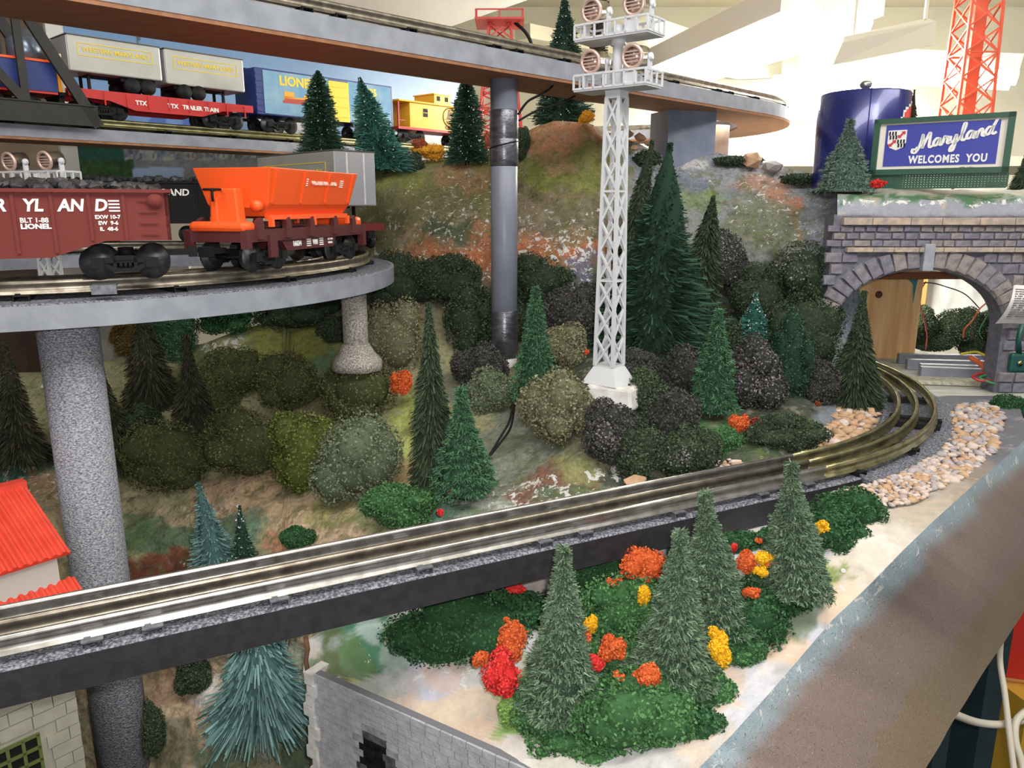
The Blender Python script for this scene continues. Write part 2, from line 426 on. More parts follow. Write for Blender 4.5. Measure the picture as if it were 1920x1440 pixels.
OLIVE, OLIVE2, ROCK, TAN, RUST, GREYB, DKG, TEALG = (112, 116, 62), (126, 132, 66), (118, 108, 90), (196, 172, 142), (168, 104, 68), (132, 138, 152), (66, 72, 62), (58, 96, 78)
HBASE = [
 (350, 900, 700, 400, (150, 148, 112), 1), (900, 350, 420, 260, ROCK, 1), (850, 290, 330, 80, OLIVE, .9), (1050, 300, 160, 90, (116, 112, 64), .9), (780, 380, 120, 70, (112, 108, 74), .8),
 (1330, 660, 330, 260, DKG, 1), (1400, 360, 240, 130, (128, 130, 128), 1), (1290, 330, 120, 70, GREYB, 1), (1560, 520, 70, 260, (126, 134, 146), 1),
 # orange clay and rock bands in the cliff
 (870, 490, 130, 40, RUST, .95), (1040, 480, 110, 45, RUST, .95), (900, 440, 80, 22, (160, 110, 78), .8), (800, 440, 70, 26, (140, 112, 84), .8), (1020, 250, 70, 34, (158, 110, 82), .9), (1080, 250, 44, 26, (160, 112, 84), .9),
 (830, 430, 60, 18, (52, 84, 62), .8), (870, 335, 60, 22, (160, 120, 90), .6), (1000, 380, 80, 30, (130, 118, 96), .7), (1080, 420, 60, 40, (108, 104, 80), .7), (930, 380, 40, 40, OLIVE, .6), (1010, 330, 60, 26, OLIVE2, .8), (1120, 340, 60, 30, OLIVE2, .7),
 (740, 330, 50, 26, OLIVE2, .7), (1040, 300, 40, 18, (150, 116, 86), .6), (720, 420, 40, 60, (92, 96, 62), .7), (740, 520, 60, 50, (96, 100, 66), .8), (830, 545, 120, 40, (92, 88, 70), .8), (1090, 510, 30, 30, (96, 98, 116), .9),
 (760, 505, 40, 24, (168, 100, 64), .5), (700, 560, 40, 60, (90, 96, 66), .7),
 # left hill
 (560, 640, 110, 50, OLIVE2, 1), (420, 650, 60, 20, (134, 142, 104), .9), (380, 690, 60, 60, (98, 104, 66), .8), (260, 780, 30, 26, (160, 166, 90), 1), (240, 800, 30, 20, (170, 182, 160), .8), (640, 830, 80, 60, OLIVE, .7), (760, 800, 30, 70, (146, 156, 84), 1), (750, 860, 24, 60, (170, 176, 110), .7), (740, 890, 60, 22, (190, 160, 120), .9),
 (620, 680, 40, 24, (78, 120, 92), .8), (280, 970, 80, 40, (180, 168, 136), 1), (620, 980, 120, 70, TAN, 1), (480, 930, 60, 50, (186, 160, 130), 1), (450, 990, 60, 30, (92, 130, 112), .8), (300, 1010, 90, 30, (88, 120, 92), .9), (400, 940, 40, 40, (188, 164, 136), 1), (330, 1060, 90, 26, (124, 76, 58), 1), (290, 1075, 60, 16, (110, 62, 48), 1),
 (250, 990, 30, 30, (96, 130, 90), .8), (540, 1010, 40, 26, (190, 130, 100), .8), (620, 960, 40, 40, OLIVE2, .6), (700, 975, 50, 30, (128, 140, 92), .8), (60, 880, 120, 40, (70, 120, 98), 1), (90, 930, 50, 60, (178, 140, 112), .9), (100, 1000, 40, 80, (176, 158, 128), .9), (60, 850, 30, 14, (70, 110, 90), .9),
 (880, 960, 110, 40, (138, 156, 138), 1), (820, 955, 60, 30, (110, 150, 128), .9), (930, 930, 60, 36, (158, 162, 150), .9), (960, 850, 90, 90, (128, 134, 120), 1), (880, 720, 60, 40, (112, 116, 104), .8), (1050, 900, 70, 30, (124, 86, 70), .9), (1090, 880, 50, 24, (136, 138, 92), .8), (1010, 930, 70, 14, (120, 80, 66), .9), (1090, 935, 70, 26, (88, 104, 78), .9), (1180, 900, 60, 20, (64, 72, 66), .9),
 (1340, 820, 60, 40, (62, 104, 56), .9), (1440, 830, 120, 30, (58, 76, 52), .9), (1330, 770, 60, 20, (120, 106, 84), .6),
 # valley under the deck
 (400, 1350, 260, 200, (158, 142, 116), 1), (350, 1300, 60, 60, (188, 166, 140), .9), (470, 1380, 80, 60, (94, 104, 84), .8), (420, 1420, 60, 40, (84, 104, 84), .8), (330, 1400, 40, 60, (98, 96, 74), .8), (500, 1350, 60, 60, (150, 162, 150), .6), (560, 1400, 30, 90, (64, 84, 66), .9), (310, 1280, 40, 60, (142, 116, 92), .8), (540, 1250, 60, 40, (128, 148, 132), .7), (390, 1300, 40, 30, (196, 198, 200), .6), (440, 1330, 60, 30, (182, 160, 132), .8),
 # the cliff beside the tunnel mouth
 (1380, 320, 80, 30, (150, 150, 156), .8), (1450, 330, 60, 30, (172, 172, 176), .6), (1430, 350, 60, 20, (170, 128, 108), .8), (1500, 400, 18, 46, (186, 124, 90), 1), (1470, 370, 30, 20, (176, 128, 104), .7), (1300, 370, 60, 24, (118, 132, 96), .9), (1330, 355, 30, 14, (118, 138, 80), 1), (1440, 420, 70, 50, (112, 118, 96), .8), (1400, 430, 60, 40, (104, 112, 92), .7), (1530, 420, 26, 70, (132, 138, 150), 1), (1240, 275, 50, 26, (214, 208, 208), 1), (1290, 300, 40, 14, (206, 204, 206), .7), (1350, 310, 20, 60, (140, 144, 150), .8), (1270, 350, 60, 20, (112, 116, 134), .9),
 # bare plaster flecks
 (930, 480, 240, 120, 'fleck', .75), (1050, 490, 90, 60, 'fleck', .95), (880, 400, 160, 80, 'fleck', .7), (1480, 380, 120, 90, 'fleck', .7), (1280, 310, 70, 40, 'fleck', .6), (1010, 930, 120, 40, 'fleck', .9), (1150, 885, 60, 18, 'fleck', 1), (860, 925, 50, 20, 'fleck', 1), (380, 1060, 40, 14, 'fleck', .9), (80, 890, 100, 50, 'fleck', .8), (420, 640, 40, 12, 'fleck', 1), (300, 765, 20, 10, 'fleck', 1), (460, 1340, 120, 90, 'fleck', .45), (560, 640, 80, 40, 'fleck', .3), (1560, 600, 40, 160, 'fleck', .6), (700, 980, 30, 14, 'fleck', .9), (1000, 250, 120, 40, 'fleck', .35)]

def crest_y(x):
    return np.interp(x, [-90, 100, 200, 300, 380, 450, 530, 548, 640, 672, 692, 740, 800, 900, 960, 1000, 1040, 1100, 1150, 1200, 1240, 1300, 1350, 1420, 1500, 1560, 1600, 1625],
                        [705, 700, 676, 655, 645, 618, 598, 330, 322, 324, 320, 304, 300, 287, 264, 240, 226, 230, 252, 270, 292, 280, 288, 300, 322, 338, 345, 350])
def low_y(x):
    return np.interp(x, [-90, 650, 800, 1000, 1250, 1400, 1480, 1560, 1625], [1470, 1470, 1180, 1090, 980, 900, 870, 850, 840])
def sheet(px, py, field, seed, amp, plane=-20.75, front=False):
    d = field(px, py)
    V = np.zeros(px.shape + (3,))
    for i in np.ndindex(px.shape):
        r = ray(px[i], py[i]); dd = d[i]
        q = (r[0] * dd, dd, r[2] * dd)
        dd += amp * (vnoise(q, 0.13, 4, seed) + 0.35 * abs(vnoise(q, 0.5, 2, seed + 2)))
        x, y, z = r[0] * dd, dd, r[2] * dd
        t = track_dist(x, y)
        if front and t < 7 and math.atan2(y - CY, x - CX) < math.radians(-58):
            k = min(1.0, (7 - t) / 2.5); z = z * (1 - k) + min(z, -22.3) * k
        elif t < 5.2 and y < 83.5:
            k = min(1.0, (5.2 - t) / 1.4); z = z * (1 - k) + min(z, plane) * k
        V[i] = (x, y, z)
    return V
# ---- the mountainside
xs = np.concatenate([np.linspace(-460, -96, 26), np.linspace(-90, 1612, 232)]); rows = 150
tt = np.linspace(0, 1, rows) ** 0.95
gx = np.tile(xs[None], (rows, 1)); gy = crest_y(gx) + (low_y(gx) - crest_y(gx)) * tt[:, None]
Vh = sheet(gx, gy, HILL, 2, 1.7)
Ch, Fh = paint(gx, gy, lin((120, 118, 96)), HBASE, 1)
back = []                                             # the far side of the ridge
for (dy, dz) in ((60, -60), (34, -22), (14, -5), (5, -0.8)):
    b = Vh[0].copy(); b[:, 0] *= 1 + dy / 260.; b[:, 1] += dy; b[:, 2] += dz; back.append(b)
Vh = np.concatenate([np.array(back), Vh]); Ch = np.concatenate([np.repeat(Ch[:1], 4, 0), Ch]); Fh = np.concatenate([np.repeat(Fh[:1], 4, 0), Fh])
tag(link_mesh('ground_mountainside', grid_mesh('ground_mountainside', Vh, M_LAND, {'paint': Ch, 'fleck': Fh})),
    'painted plaster mountainside rising behind the lower train track', 'mountainside', kind='structure')

# ---- the front slope, the pebble shelf and the outer face of the layout
RIDGE = [(1930, 818), (1905, 840), (1830, 905), (1747, 980), (1690, 1035), (1627, 1100), (1560, 1163), (1480, 1257), (1420, 1325), (1373, 1377), (1310, 1440), (1270, 1480)]
def ridge_x(y): return np.interp(y, [b for a, b in RIDGE], [a for a, b in RIDGE])
def left_x(y): return np.interp(y, [742, 800, 860, 900, 960, 1060, 1130, 1200, 1262, 1300, 1360, 1440, 1480], [1560, 1460, 1380, 1300, 1150, 900, 700, 575, 568, 640, 790, 975, 1070])
ys = np.concatenate([np.linspace(742, 960, 44), np.linspace(966, 1478, 84)]); cols = 150
gy = np.tile(ys[:, None], (1, cols)); ss = np.linspace(0, 1, cols)[None]
rx = np.where(gy < 818, np.interp(gy, [742, 818], [1905, 1930]), ridge_x(gy))
gx = left_x(gy) + (rx - left_x(gy)) * ss
Vf = sheet(gx, gy, FRONT, 6, 0.55, front=True)
PLW, PLB, PLT = (178, 176, 176), (176, 182, 194), (206, 180, 158)
FB = [(1200, 1200, 900, 400, PLW, 1), (1660, 800, 420, 150, (104, 104, 112), 1), (1700, 950, 130, 60, (176, 166, 152), 1), (1620, 1080, 90, 70, (200, 190, 176), 1), (1540, 1130, 60, 60, (206, 184, 160), .9), (1500, 1180, 50, 50, (188, 188, 202), .9), (1470, 1210, 50, 40, PLT, .9), (1400, 1320, 70, 70, (196, 196, 204), .9), (1350, 1290, 40, 40, PLT, .7),
 (1330, 1400, 60, 60, (202, 184, 168), .8), (690, 1200, 90, 60, (74, 124, 98), 1), (640, 1240, 60, 40, (92, 122, 80), .9), (660, 1285, 40, 14, (158, 152, 66), 1), (620, 1210, 24, 60, (92, 104, 72), .9), (760, 1230, 40, 30, (150, 170, 156), .8), (700, 1300, 60, 36, (168, 172, 166), .9), (800, 1270, 40, 60, (186, 186, 200), 1), (830, 1260, 30, 40, (200, 178, 168), .8), (770, 1330, 40, 40, (206, 184, 170), .8), (880, 1330, 90, 40, (206, 188, 166), .9), (930, 1390, 100, 50, (202, 178, 158), .9), (1000, 1420, 70, 40, (196, 190, 186), .9), (860, 1240, 40, 24, (168, 160, 152), .8),
 (1050, 1310, 120, 70, (140, 150, 110), .9), (960, 1340, 34, 50, (126, 160, 92), 1), (1530, 1080, 60, 30, (130, 146, 84), 1), (1500, 1100, 30, 20, (120, 150, 80), .8), (1330, 1020, 140, 26, (176, 184, 192), 1), (1250, 1180, 200, 90, (104, 116, 84), .8), (1420, 1140, 120, 70, (104, 118, 84), .8), (1620, 1010, 50, 30, (206, 196, 184), .8), (1700, 1020, 40, 40, (196, 188, 178), .8), (980, 1110, 60, 24, (150, 152, 160), 1), (700, 1180, 40, 20, (176, 190, 190), .7), (1060, 1430, 60, 30, (196, 190, 178), .8), (1790, 900, 100, 40, (150, 136, 120), .6),
 (850, 1260, 90, 40, 'fleck', .7), (700, 1260, 90, 60, 'fleck', .5), (1450, 1290, 80, 90, 'fleck', .6), (1640, 1060, 90, 60, 'fleck', .6), (1650, 920, 120, 30, 'fleck', .5)]
Cf, Ff = paint(gx, gy, lin(PLW), FB, 5)
tag(link_mesh('ground_front_slope', grid_mesh('ground_front_slope', Vf, M_LAND2, {'paint': Cf, 'fleck': Ff})),
    'pale painted plaster slope below the black deck, holding the front trees', 'slope', kind='structure')
# outer face: plaster panel hanging from the ridge, bulging out to its lower edge
BOT = [PZ(*p, -36) for p in ((2120, 900), (2070, 960), (1990, 1040), (1920, 1145), (1885, 1200), (1850, 1255), (1810, 1320), (1770, 1385), (1735, 1440), (1700, 1500), (1650, 1590), (1610, 1660))]
TOPR = [Vector(Vf[np.abs(ys - y).argmin(), -1]) if y < 1478 else Vector(Vf[-1, -1]) for x, y in RIDGE]
n = 60; m_ = 26
def interp_poly(L, t):
    t = t * (len(L) - 1); i = min(int(t), len(L) - 2); return L[i].lerp(L[i + 1], t - i)
edge = [Vector(v) for v in Vf[np.abs(ys - 818).argmin():, -1]]
Vp = np.zeros((m_, len(edge), 3)); ey = ys[np.abs(ys - 818).argmin():]
for j, e_ in enumerate(edge):
    t = np.interp(ey[j], [b for a, b in RIDGE], np.linspace(0, 1, len(RIDGE)))
    b_ = interp_poly(BOT, float(t))
    for i in range(m_):
        k = i / (m_ - 1); q = e_.lerp(b_, k)
        q += Vector((0.5, -0.35, 0.3)) * math.sin(math.pi * k) * 0.5
        if 0 < i: q += Vector((1, -.5, 0)) * 0.15 * vnoise(q, 0.12, 2, 3)
        Vp[i, j] = q
Cp = np.zeros(Vp.shape)
for i in range(m_):
    for j in range(len(edge)):
        k = i / (m_ - 1) + 0.05 * vnoise((j * .12, i * .12, 2.), 1, 3, 1)
        Cp[i, j] = lin((150, 166, 174)) if k < 0.045 else (lin((134, 118, 110)) if k < 0.62 + 0.1 * vnoise((j * .05, 3, 1), 1, 2, 4) else lin((132, 116, 96)))
        if 0.045 <= k < 0.15: 
            w = (k - 0.045) / 0.105; Cp[i, j] = np.array(lin((150, 166, 174))) * (1 - w) + np.array(lin((134, 118, 110))) * w
FLp = np.zeros(Vp.shape[:2]); FLp[:3] = 0.75
M_FACE = paint_mat('sanded_face_paint', vary=0.16, fleck=1.0, bump=0.45, nscale=5, bscale=12, rough=0.55, mottle=(((66, 56, 52), 7, .6, .64, .7), ((198, 190, 186), 8, .64, .67, .8)))
tag(link_mesh('wall_outer', grid_mesh('wall_outer', Vp, M_FACE, {'paint': Cp, 'fleck': FLp})),
    'brown-grey sanded plaster side of the layout falling away below the ridge', 'side panel', kind='structure')
# ------------------------------------------------------------------ the room
M_CEIL = mat('cream_ceiling_paint', (240, 235, 216), (232, 226, 205), 0.02, 0.8, bump=0.2, bscale=0.5)
M_CEIL2 = mat('grey_duct_paint', (172, 168, 158), (160, 156, 146), 0.05, 0.6)
M_FLOOR = mat('dark_floor', (58, 54, 48), (40, 38, 34), 0.05, 0.8)
M_TANWALL = mat('tan_panel_wall', (166, 146, 126), (150, 130, 112), 0.1, 0.8)
M_TUBE = mat('lit_fluorescent_tube', (255, 252, 242), None, emit=75.0)
def struct(name, mb, m, label, cat):
    return tag(mb.build(name, m), label, cat, kind='structure')
struct('floor', MB().box((0, 150, -101), (900, 700, 2)), M_FLOOR, 'dark workshop floor far below the layout', 'floor')
struct('ceiling', MB().box((0, 150, 76), (900, 700, 4)), M_CEIL, 'cream painted low ceiling', 'ceiling')
struct('wall_back', MB().box((150, 322, -14), (640, 4, 178)), M_CEIL, 'cream painted far wall of the room', 'wall')
struct('wall_left', MB().box((-190, 215, -14), (160, 4, 178)).box((-272, 60, -14), (4, 320, 178)), M_TANWALL, 'tan panelled wall at the left', 'wall')
# boxed duct crossing the ceiling, sloped soffits
a, b = P(480, -10, 120), P(1092, -4, 150)
mb = MB(); q = [P(420, -60, 118), P(660, 42, 138), P(798, 66, 150), P(1150, -55, 175)]
top = [v + Vector((0, 0, 30)) for v in q]
mb.add(q + top, [(0, 1, 2, 3), (7, 6, 5, 4), (0, 4, 5, 1), (1, 5, 6, 2), (2, 6, 7, 3), (3, 7, 4, 0)])
struct('trim_duct', mb, M_CEIL2, 'grey boxed duct under the ceiling', 'duct')
mb = MB()
for (x0, y0, x1, y1, d0, d1, w) in ((1180, 60, 1440, 135, 210, 300, 10), (980, 60, 1330, 128, 215, 300, 5)):
    mb.bar(P(x0, y0, d0), P(x1, y1, d1), w, w * 0.7)
struct('trim_soffit', mb, M_CEIL, 'cream soffit boards under the ceiling', 'soffit')
struct('trim_shelf', MB().box((110, 195, 9.1), (140, 50, 2)), M_CEIL, 'cream shelf behind the mountain ridge', 'shelf')
# ceiling fluorescent fixtures at the far right: housing, tubes
def strip_light(p, q, label):
    p, q = Vector(p), Vector(q); t = thing('fluorescent_fixture', label, 'light fixture', (p + q) / 2, 0, 'ceiling strip lights')
    c = (p + q) / 2; d = (q - p).normalized(); s = Vector((-d.y, d.x, 0)).normalized()
    MB().bar(p - c + Vector((0, 0, 3)), q - c + Vector((0, 0, 3)), 16, 4).build('housing', mat('fixture_enamel', (236, 232, 220), None, rough=0.4), t)
    for k in (-4.5, 4.5):
        MB().cyl(p - c + s * k, q - c + s * k, 1.9, 12).build('tube', M_TUBE, t)
    return t
strip_light(P(1250, 150, 190), P(1560, 40, 120), 'lit fluorescent fixture glaring white behind the floodlight tower')
strip_light(P(1500, 130, 230), P(1900, 150, 210), 'lit fluorescent fixture glaring white behind the red lattice tower')
strip_light(P(1330, 180, 300), P(1700, 160, 290), 'lit fluorescent fixture far back above the blue tank')
# beige reflector flap hanging in front of the lamps
mb = MB(); c = [P(1563, 84, 118), P(1562, 122, 118), P(1750, 84, 112), P(1757, 40, 112), P(1737, 34, 113), P(1583, 68, 117), P(1580, 80, 117)]
mb.add([v + Vector((0, o, 0)) for o in (0, .4) for v in c], [tuple(range(7)), tuple(range(13, 6, -1))] + [(i, i + 7, (i + 1) % 7 + 7, (i + 1) % 7) for i in range(7)])
mb.bar(P(1600, 66, 117), P(1600, 66, 117) + Vector((0, 0, 50)), .4); mb.bar(P(1735, 36, 113), P(1735, 36, 113) + Vector((0, 0, 47)), .4)
tag(mb.build('reflector_flap', mat('beige_flap', (206, 198, 178), None, rough=0.7)), 'beige sheet flap hanging from the ceiling lights', 'flap')

# ------------------------------------------------------------------ tracks
RAIL = [(-.29, 0), (.29, 0), (.29, .07), (.07, .16), (.06, .52), (.15, .62), (.17, .76), (.12, .9), (0, .95), (-.12, .9), (-.17, .76), (-.15, .62), (-.06, .52), (-.07, .16), (-.29, .07)]
TIE_ME = None
def tie_mesh():
    mb = MB()
    mb.box((0, 0, .34), (.95, 4.5, .08)); mb.box((-.44, 0, .17), (.07, 4.5, .34)); mb.box((.44, 0, .17), (.07, 4.5, .34))
    for y in (-1.6, 0, 1.6):
        mb.box((-.2, y - .32, .42), (.3, .12, .1)); mb.box((.2, y + .32, .42), (.3, .12, .1))
    return mb.mesh('tie', None)
def track(label, path, ztop, m_rail, tie_s, m_tie=None, group=None, m_mid=None):
    o0, _ = point_at(path, 0)
    t = thing('toy_train_track', label, 'train track', (0, 0, ztop - 0.95), 0, group)
    for o in (-1.6, 0, 1.6):
        MB().sweep(offset_path(path, o), RAIL, 0, True).build('rail', (m_mid if (m_mid and o == 0) else m_rail), t)
    me = tie_mesh(); me.materials.append(m_tie or M_TIE)
    for s in tie_s:
        (x, y), a = point_at(path, s); link_mesh('tie', me, None, t, (x, y, -.36), a)
    return t
def deck(name, label, cat, path, ztop, wl, wr, th, m_side, m_bot=None, ballast=None, cuts=None, lip=0.0):
    """board with a painted edge, a hardboard underside and a ballast strip on top"""
    t = thing(name, label, cat, (0, 0, ztop))
    for i, seg in enumerate(cuts or [path]):
        MB().sweep(seg, [(-wr, 0), (wl, 0), (wl, -th), (-wr, -th)]).build('board', m_side, t)
    if m_bot: MB().sweep(path, [(-wr + .06, -th - .002), (wl - .06, -th - .002), (wl - .06, -th - .3), (-wr + .06, -th - .3)]).build('underside', m_bot, t)
    if ballast:
        pr = [(-wr + lip, .0), (-wr + lip + .15, .09), (wl - lip - .15, .09), (wl - lip, .0)]
        MB().sweep(path, pr).build('ballast', ballast, t)
    return t
def split(path, s):
    out, acc = [path[0]], 0
    for k, (a, b) in enumerate(zip(path[:-1], path[1:])):
        l = math.hypot(b[0] - a[0], b[1] - a[1])
        if acc + l > s:
            q, _ = point_at(path, s); return out + [q], [q] + path[k + 1:]
        acc += l; out.append(b)
    return out, [path[-1]]
# lower level: black deck with silver straight track, then the brassy curve into the tunnel
low_deck_path = LOW_STRAIGHT + arc(CX, CY, RC, -63.4, -58.5, 4)[1:]
s1, s2 = split(low_deck_path, 92 - 32.2)
deck('track_deck', 'black-edged wooden deck carrying the silver track across the front', 'deck', low_deck_path, -20.42, 2.35, 2.42, 1.75, M_BLACKP, None, M_BALLAST, [s1, s2], 0.04)
Lp = plen(LOW_STRAIGHT)
track('silver straight train track on the black-edged deck', LOW_STRAIGHT, ZR, M_STEEL, [92 - s for s in (2, 6.5, 14, 21.3, 24.2, 32, 40, 46, 48.6, 57, 62, 66, 68.4, 76, 84)], M_TIEG, None, M_OLDSTEEL)
curve_ties = [3.5, 12, 20.6, 22.6, 31, 39, 41, 49, 57, 60, 68]
track('brassy curved train track bending through the stone tunnel portal', LOW_CURVE, ZR, M_BRASS, curve_ties, M_TIE)

struct('ground_ballast', MB().sweep(arc(CX, CY, RC, -58, -9, 40), [(-4.0, -20.9), (-3.6, -20.52), (2.9, -20.52), (3.3, -20.9)]), M_BALLAST, 'dark speckled ballast bed under the curved track', 'ballast')
# loop level (gondola and dump car)
BX, BY, BR, ZB = -44.4, 77.0, 28.0, -4.75
LOOP = arc(BX, BY, BR, -108, 150, 90)
deck('track_deck', 'grey edged curved deck under the gondola and dump cars', 'deck', LOOP, ZB - 1.42, 4.2, 4.3, 1.55, M_GREY, None, M_BALLAST, None, 0.25)
track('worn loop of train track under the red gondola and orange dump car', LOOP, ZB, M_OLDSTEEL, [x for x in range(3, 125, 9)], M_TIE)
tag(MB().box((0, 0, .3), (1.5, .2, .6)).box((0, .6, .58), (1.5, 1.2, .08)).build('metal_clip', M_TIEG, None, P(196, 552, 50.3), .35), 'small bright metal clip at the edge of the grey loop deck', 'clip')

# middle level behind (flat car, box car, caboose)
c0, c1 = PZ(178, 224, 10.2), PZ(905, 280, 10.2)
cd = (c1 - c0).normalized()
MID = [tuple((c0 + cd * t)[:2]) for t in (-60, -20, 20, 60, 84)]
deck('track_deck', 'grey deck of the back level carrying the flat car, box car and caboose', 'deck', MID, 8.85, 4.2, 2.6, 1.35, M_GREY, M_BROWN)
track('train track under the yellow caboose on the back level', MID, 10.2, M_BRASS, [x * 9 + 5 for x in range(15)], M_TIE)

# top level
DZ = 14.2
d0 = (-19.5, 58.7); dv = (0.7071, 0.7071)
TOPC = [(d0[0] - 40 * dv[0] - 1.77, d0[1] - 40 * dv[1] + 1.77)]
for t in (0, 30, 60, 78.5): TOPC.append((d0[0] + t * dv[0] - 1.77, d0[1] + t * dv[1] + 1.77))
ex, ey = TOPC[-1]; RT = 28.5
ccx, ccy = ex - .7071 * RT, ey + .7071 * RT
TOPC += arc(ccx, ccy, RT, -45, 92, 32)[1:]
deck('track_deck', 'grey edged top deck with brown underside crossing the upper left', 'deck', TOPC, DZ, 5.5, 2.5, 1.7, M_GREY, M_BROWN)
track('dark worn train track along the top deck', TOPC, DZ + 1.31, M_OLDSTEEL, [x * 10 + 6 for x in range(20)] + [x * 20 + 9 for x in range(9)], M_TIE)
mb = MB()  # loose ends of wire from the top track to the grey pole
wire = [P(1075, 132, 92), P(1045, 135, 89), P(1037, 160, 86), P(1018, 175, 84), P(990, 190, 83), P(972, 214, 81)]
def smooth(pts, n=6):
    out = []
    for i in range(len(pts) - 1):
        p0, p1, p2, p3 = pts[max(i - 1, 0)], pts[i], pts[i + 1], pts[min(i + 2, len(pts) - 1)]
        for k in range(n):
            t = k / n; out.append(0.5 * ((2 * p1) + (p2 - p0) * t + (2 * p0 - 5 * p1 + 4 * p2 - p3) * t * t + (3 * p1 - p0 - 3 * p2 + p3) * t ** 3))
    return out + [pts[-1]]
def cable(name, label, pts, r, m, cat='wire', group=None):
    return tag(MB().tube(smooth([Vector(p) for p in pts]), r, 6).build(name, m), label, cat, group)
cable('feeder_wire', 'black wire curling from the top deck track to the taped grey pole', wire, .13, M_BLACK)
cable('feeder_wire', 'black wire sagging below the top deck to the taped grey pole', [P(1078, 180, 90), P(1050, 194, 86), P(1010, 206, 83), P(973, 226, 81)], .12, M_BLACK)

# ------------------------------------------------------------------ posts
def pipe(name, label, cat, px, y0, y1, d, r, m, extra=None):
    a, b = P(px, y0, d), P(px, y1, d)
    t = thing(name, label, cat, (b.x, b.y, b.z)); h = a.z - b.z
    MB().lathe([(r, 0), (r, h)], 40).build('shaft', m, t)
    return t, h
t, h = pipe('support_post', 'thick speckled stone-paint post under the grey loop deck, passing behind the black deck', 'post', 125, 596, 600, 53.2, 1.95, M_STONEPAINT)
bpy.data.objects.remove(t.children[0]); t.location = Vector((P(125, 600, 53.2).x, 53.2, -48)) * S
MB().lathe([(1.95, 0), (1.95, 48 + ZB - 1.42 - 1.55)], 40).build('shaft', M_STONEPAINT, t)
q = P(668, 655, 76.5)
t = thing('support_post', 'short speckled post holding up the end of the grey loop deck', 'post', (q.x, q.y, q.z - 2))
MB().lathe([(1.24, 0), (1.24, ZB - 1.42 - 1.55 - q.z + 2)], 32).build('shaft', M_STONEPAINT2, t)
mb = MB().lathe([(2.6, 0), (2.5, .9), (1.9, 1.7), (1.32, 2.6)], 18)
mb.v = [(x * (1 + .12 * vnoise((x, y, z), .9)), y * (1 + .12 * vnoise((x, y, z + 4), .9)), z) for x, y, z in mb.v]
mb.build('plaster_foot', M_STONEPAINT2, t)
q = P(946, 688, 82)
t = thing('grey_pole', 'grey painted pipe pole patched with silver tape, holding up the top deck', 'pole', (q.x, q.y, q.z - 1.5))
H = DZ - 2.0 - q.z + 1.5
zt = lambda py: P(946, py, 82).z - q.z + 1.5
MB().lathe([(1.38, 0), (1.38, H)], 40).build('shaft', M_PVC, t)
tp = MB().lathe([(1.41, zt(312)), (1.45, zt(311)), (1.45, zt(262)), (1.42, zt(261)), (1.45, zt(260)), (1.45, zt(208)), (1.41, zt(207))], 40).build('tape_band', M_TAPE, t)
MB().lathe([(1.41, zt(668)), (1.45, zt(667)), (1.45, zt(582)), (1.41, zt(581))], 40).build('tape_band', M_TAPE, t)
MB().lathe([(1.45, 0), (1.43, zt(672)), (1.36, zt(668))], 24).build('plaster_foot', M_WHITEPL, t)
wr = [Vector((1.5 * math.cos(a), 1.5 * math.sin(a), zt(272) + .35 * math.cos(a))) for a in np.linspace(math.pi, 2 * math.pi, 14)]
MB().tube(wr, .06, 5).build('tie_wire', M_BLACK, t)
# block pier and round pier at the far end of the top deck
q = P(1278, 284, 110)
t = thing('deck_pier', 'grey plastered block pier under the far end of the top deck', 'pier', (q.x, q.y, q.z - 3))
MB().box((0, 0, (DZ - 2 - q.z + 3) / 2), (7.2, 5, DZ - 2 - q.z + 3), math.radians(18)).build('block', mat('pier_paint', (104, 116, 136), (126, 130, 146), .4, .7, bump=.4), t)
q = P(1338, 300, 128)
t = thing('deck_pier', 'tan and grey round pier behind the block pier', 'pier', (q.x, q.y, q.z - 3))
MB().lathe([(2.2, 0), (2.2, DZ - 2 - q.z + 3)], 28).build('shaft', mat('tan_pier', (196, 168, 140), (110, 112, 132), .15, .7), t)

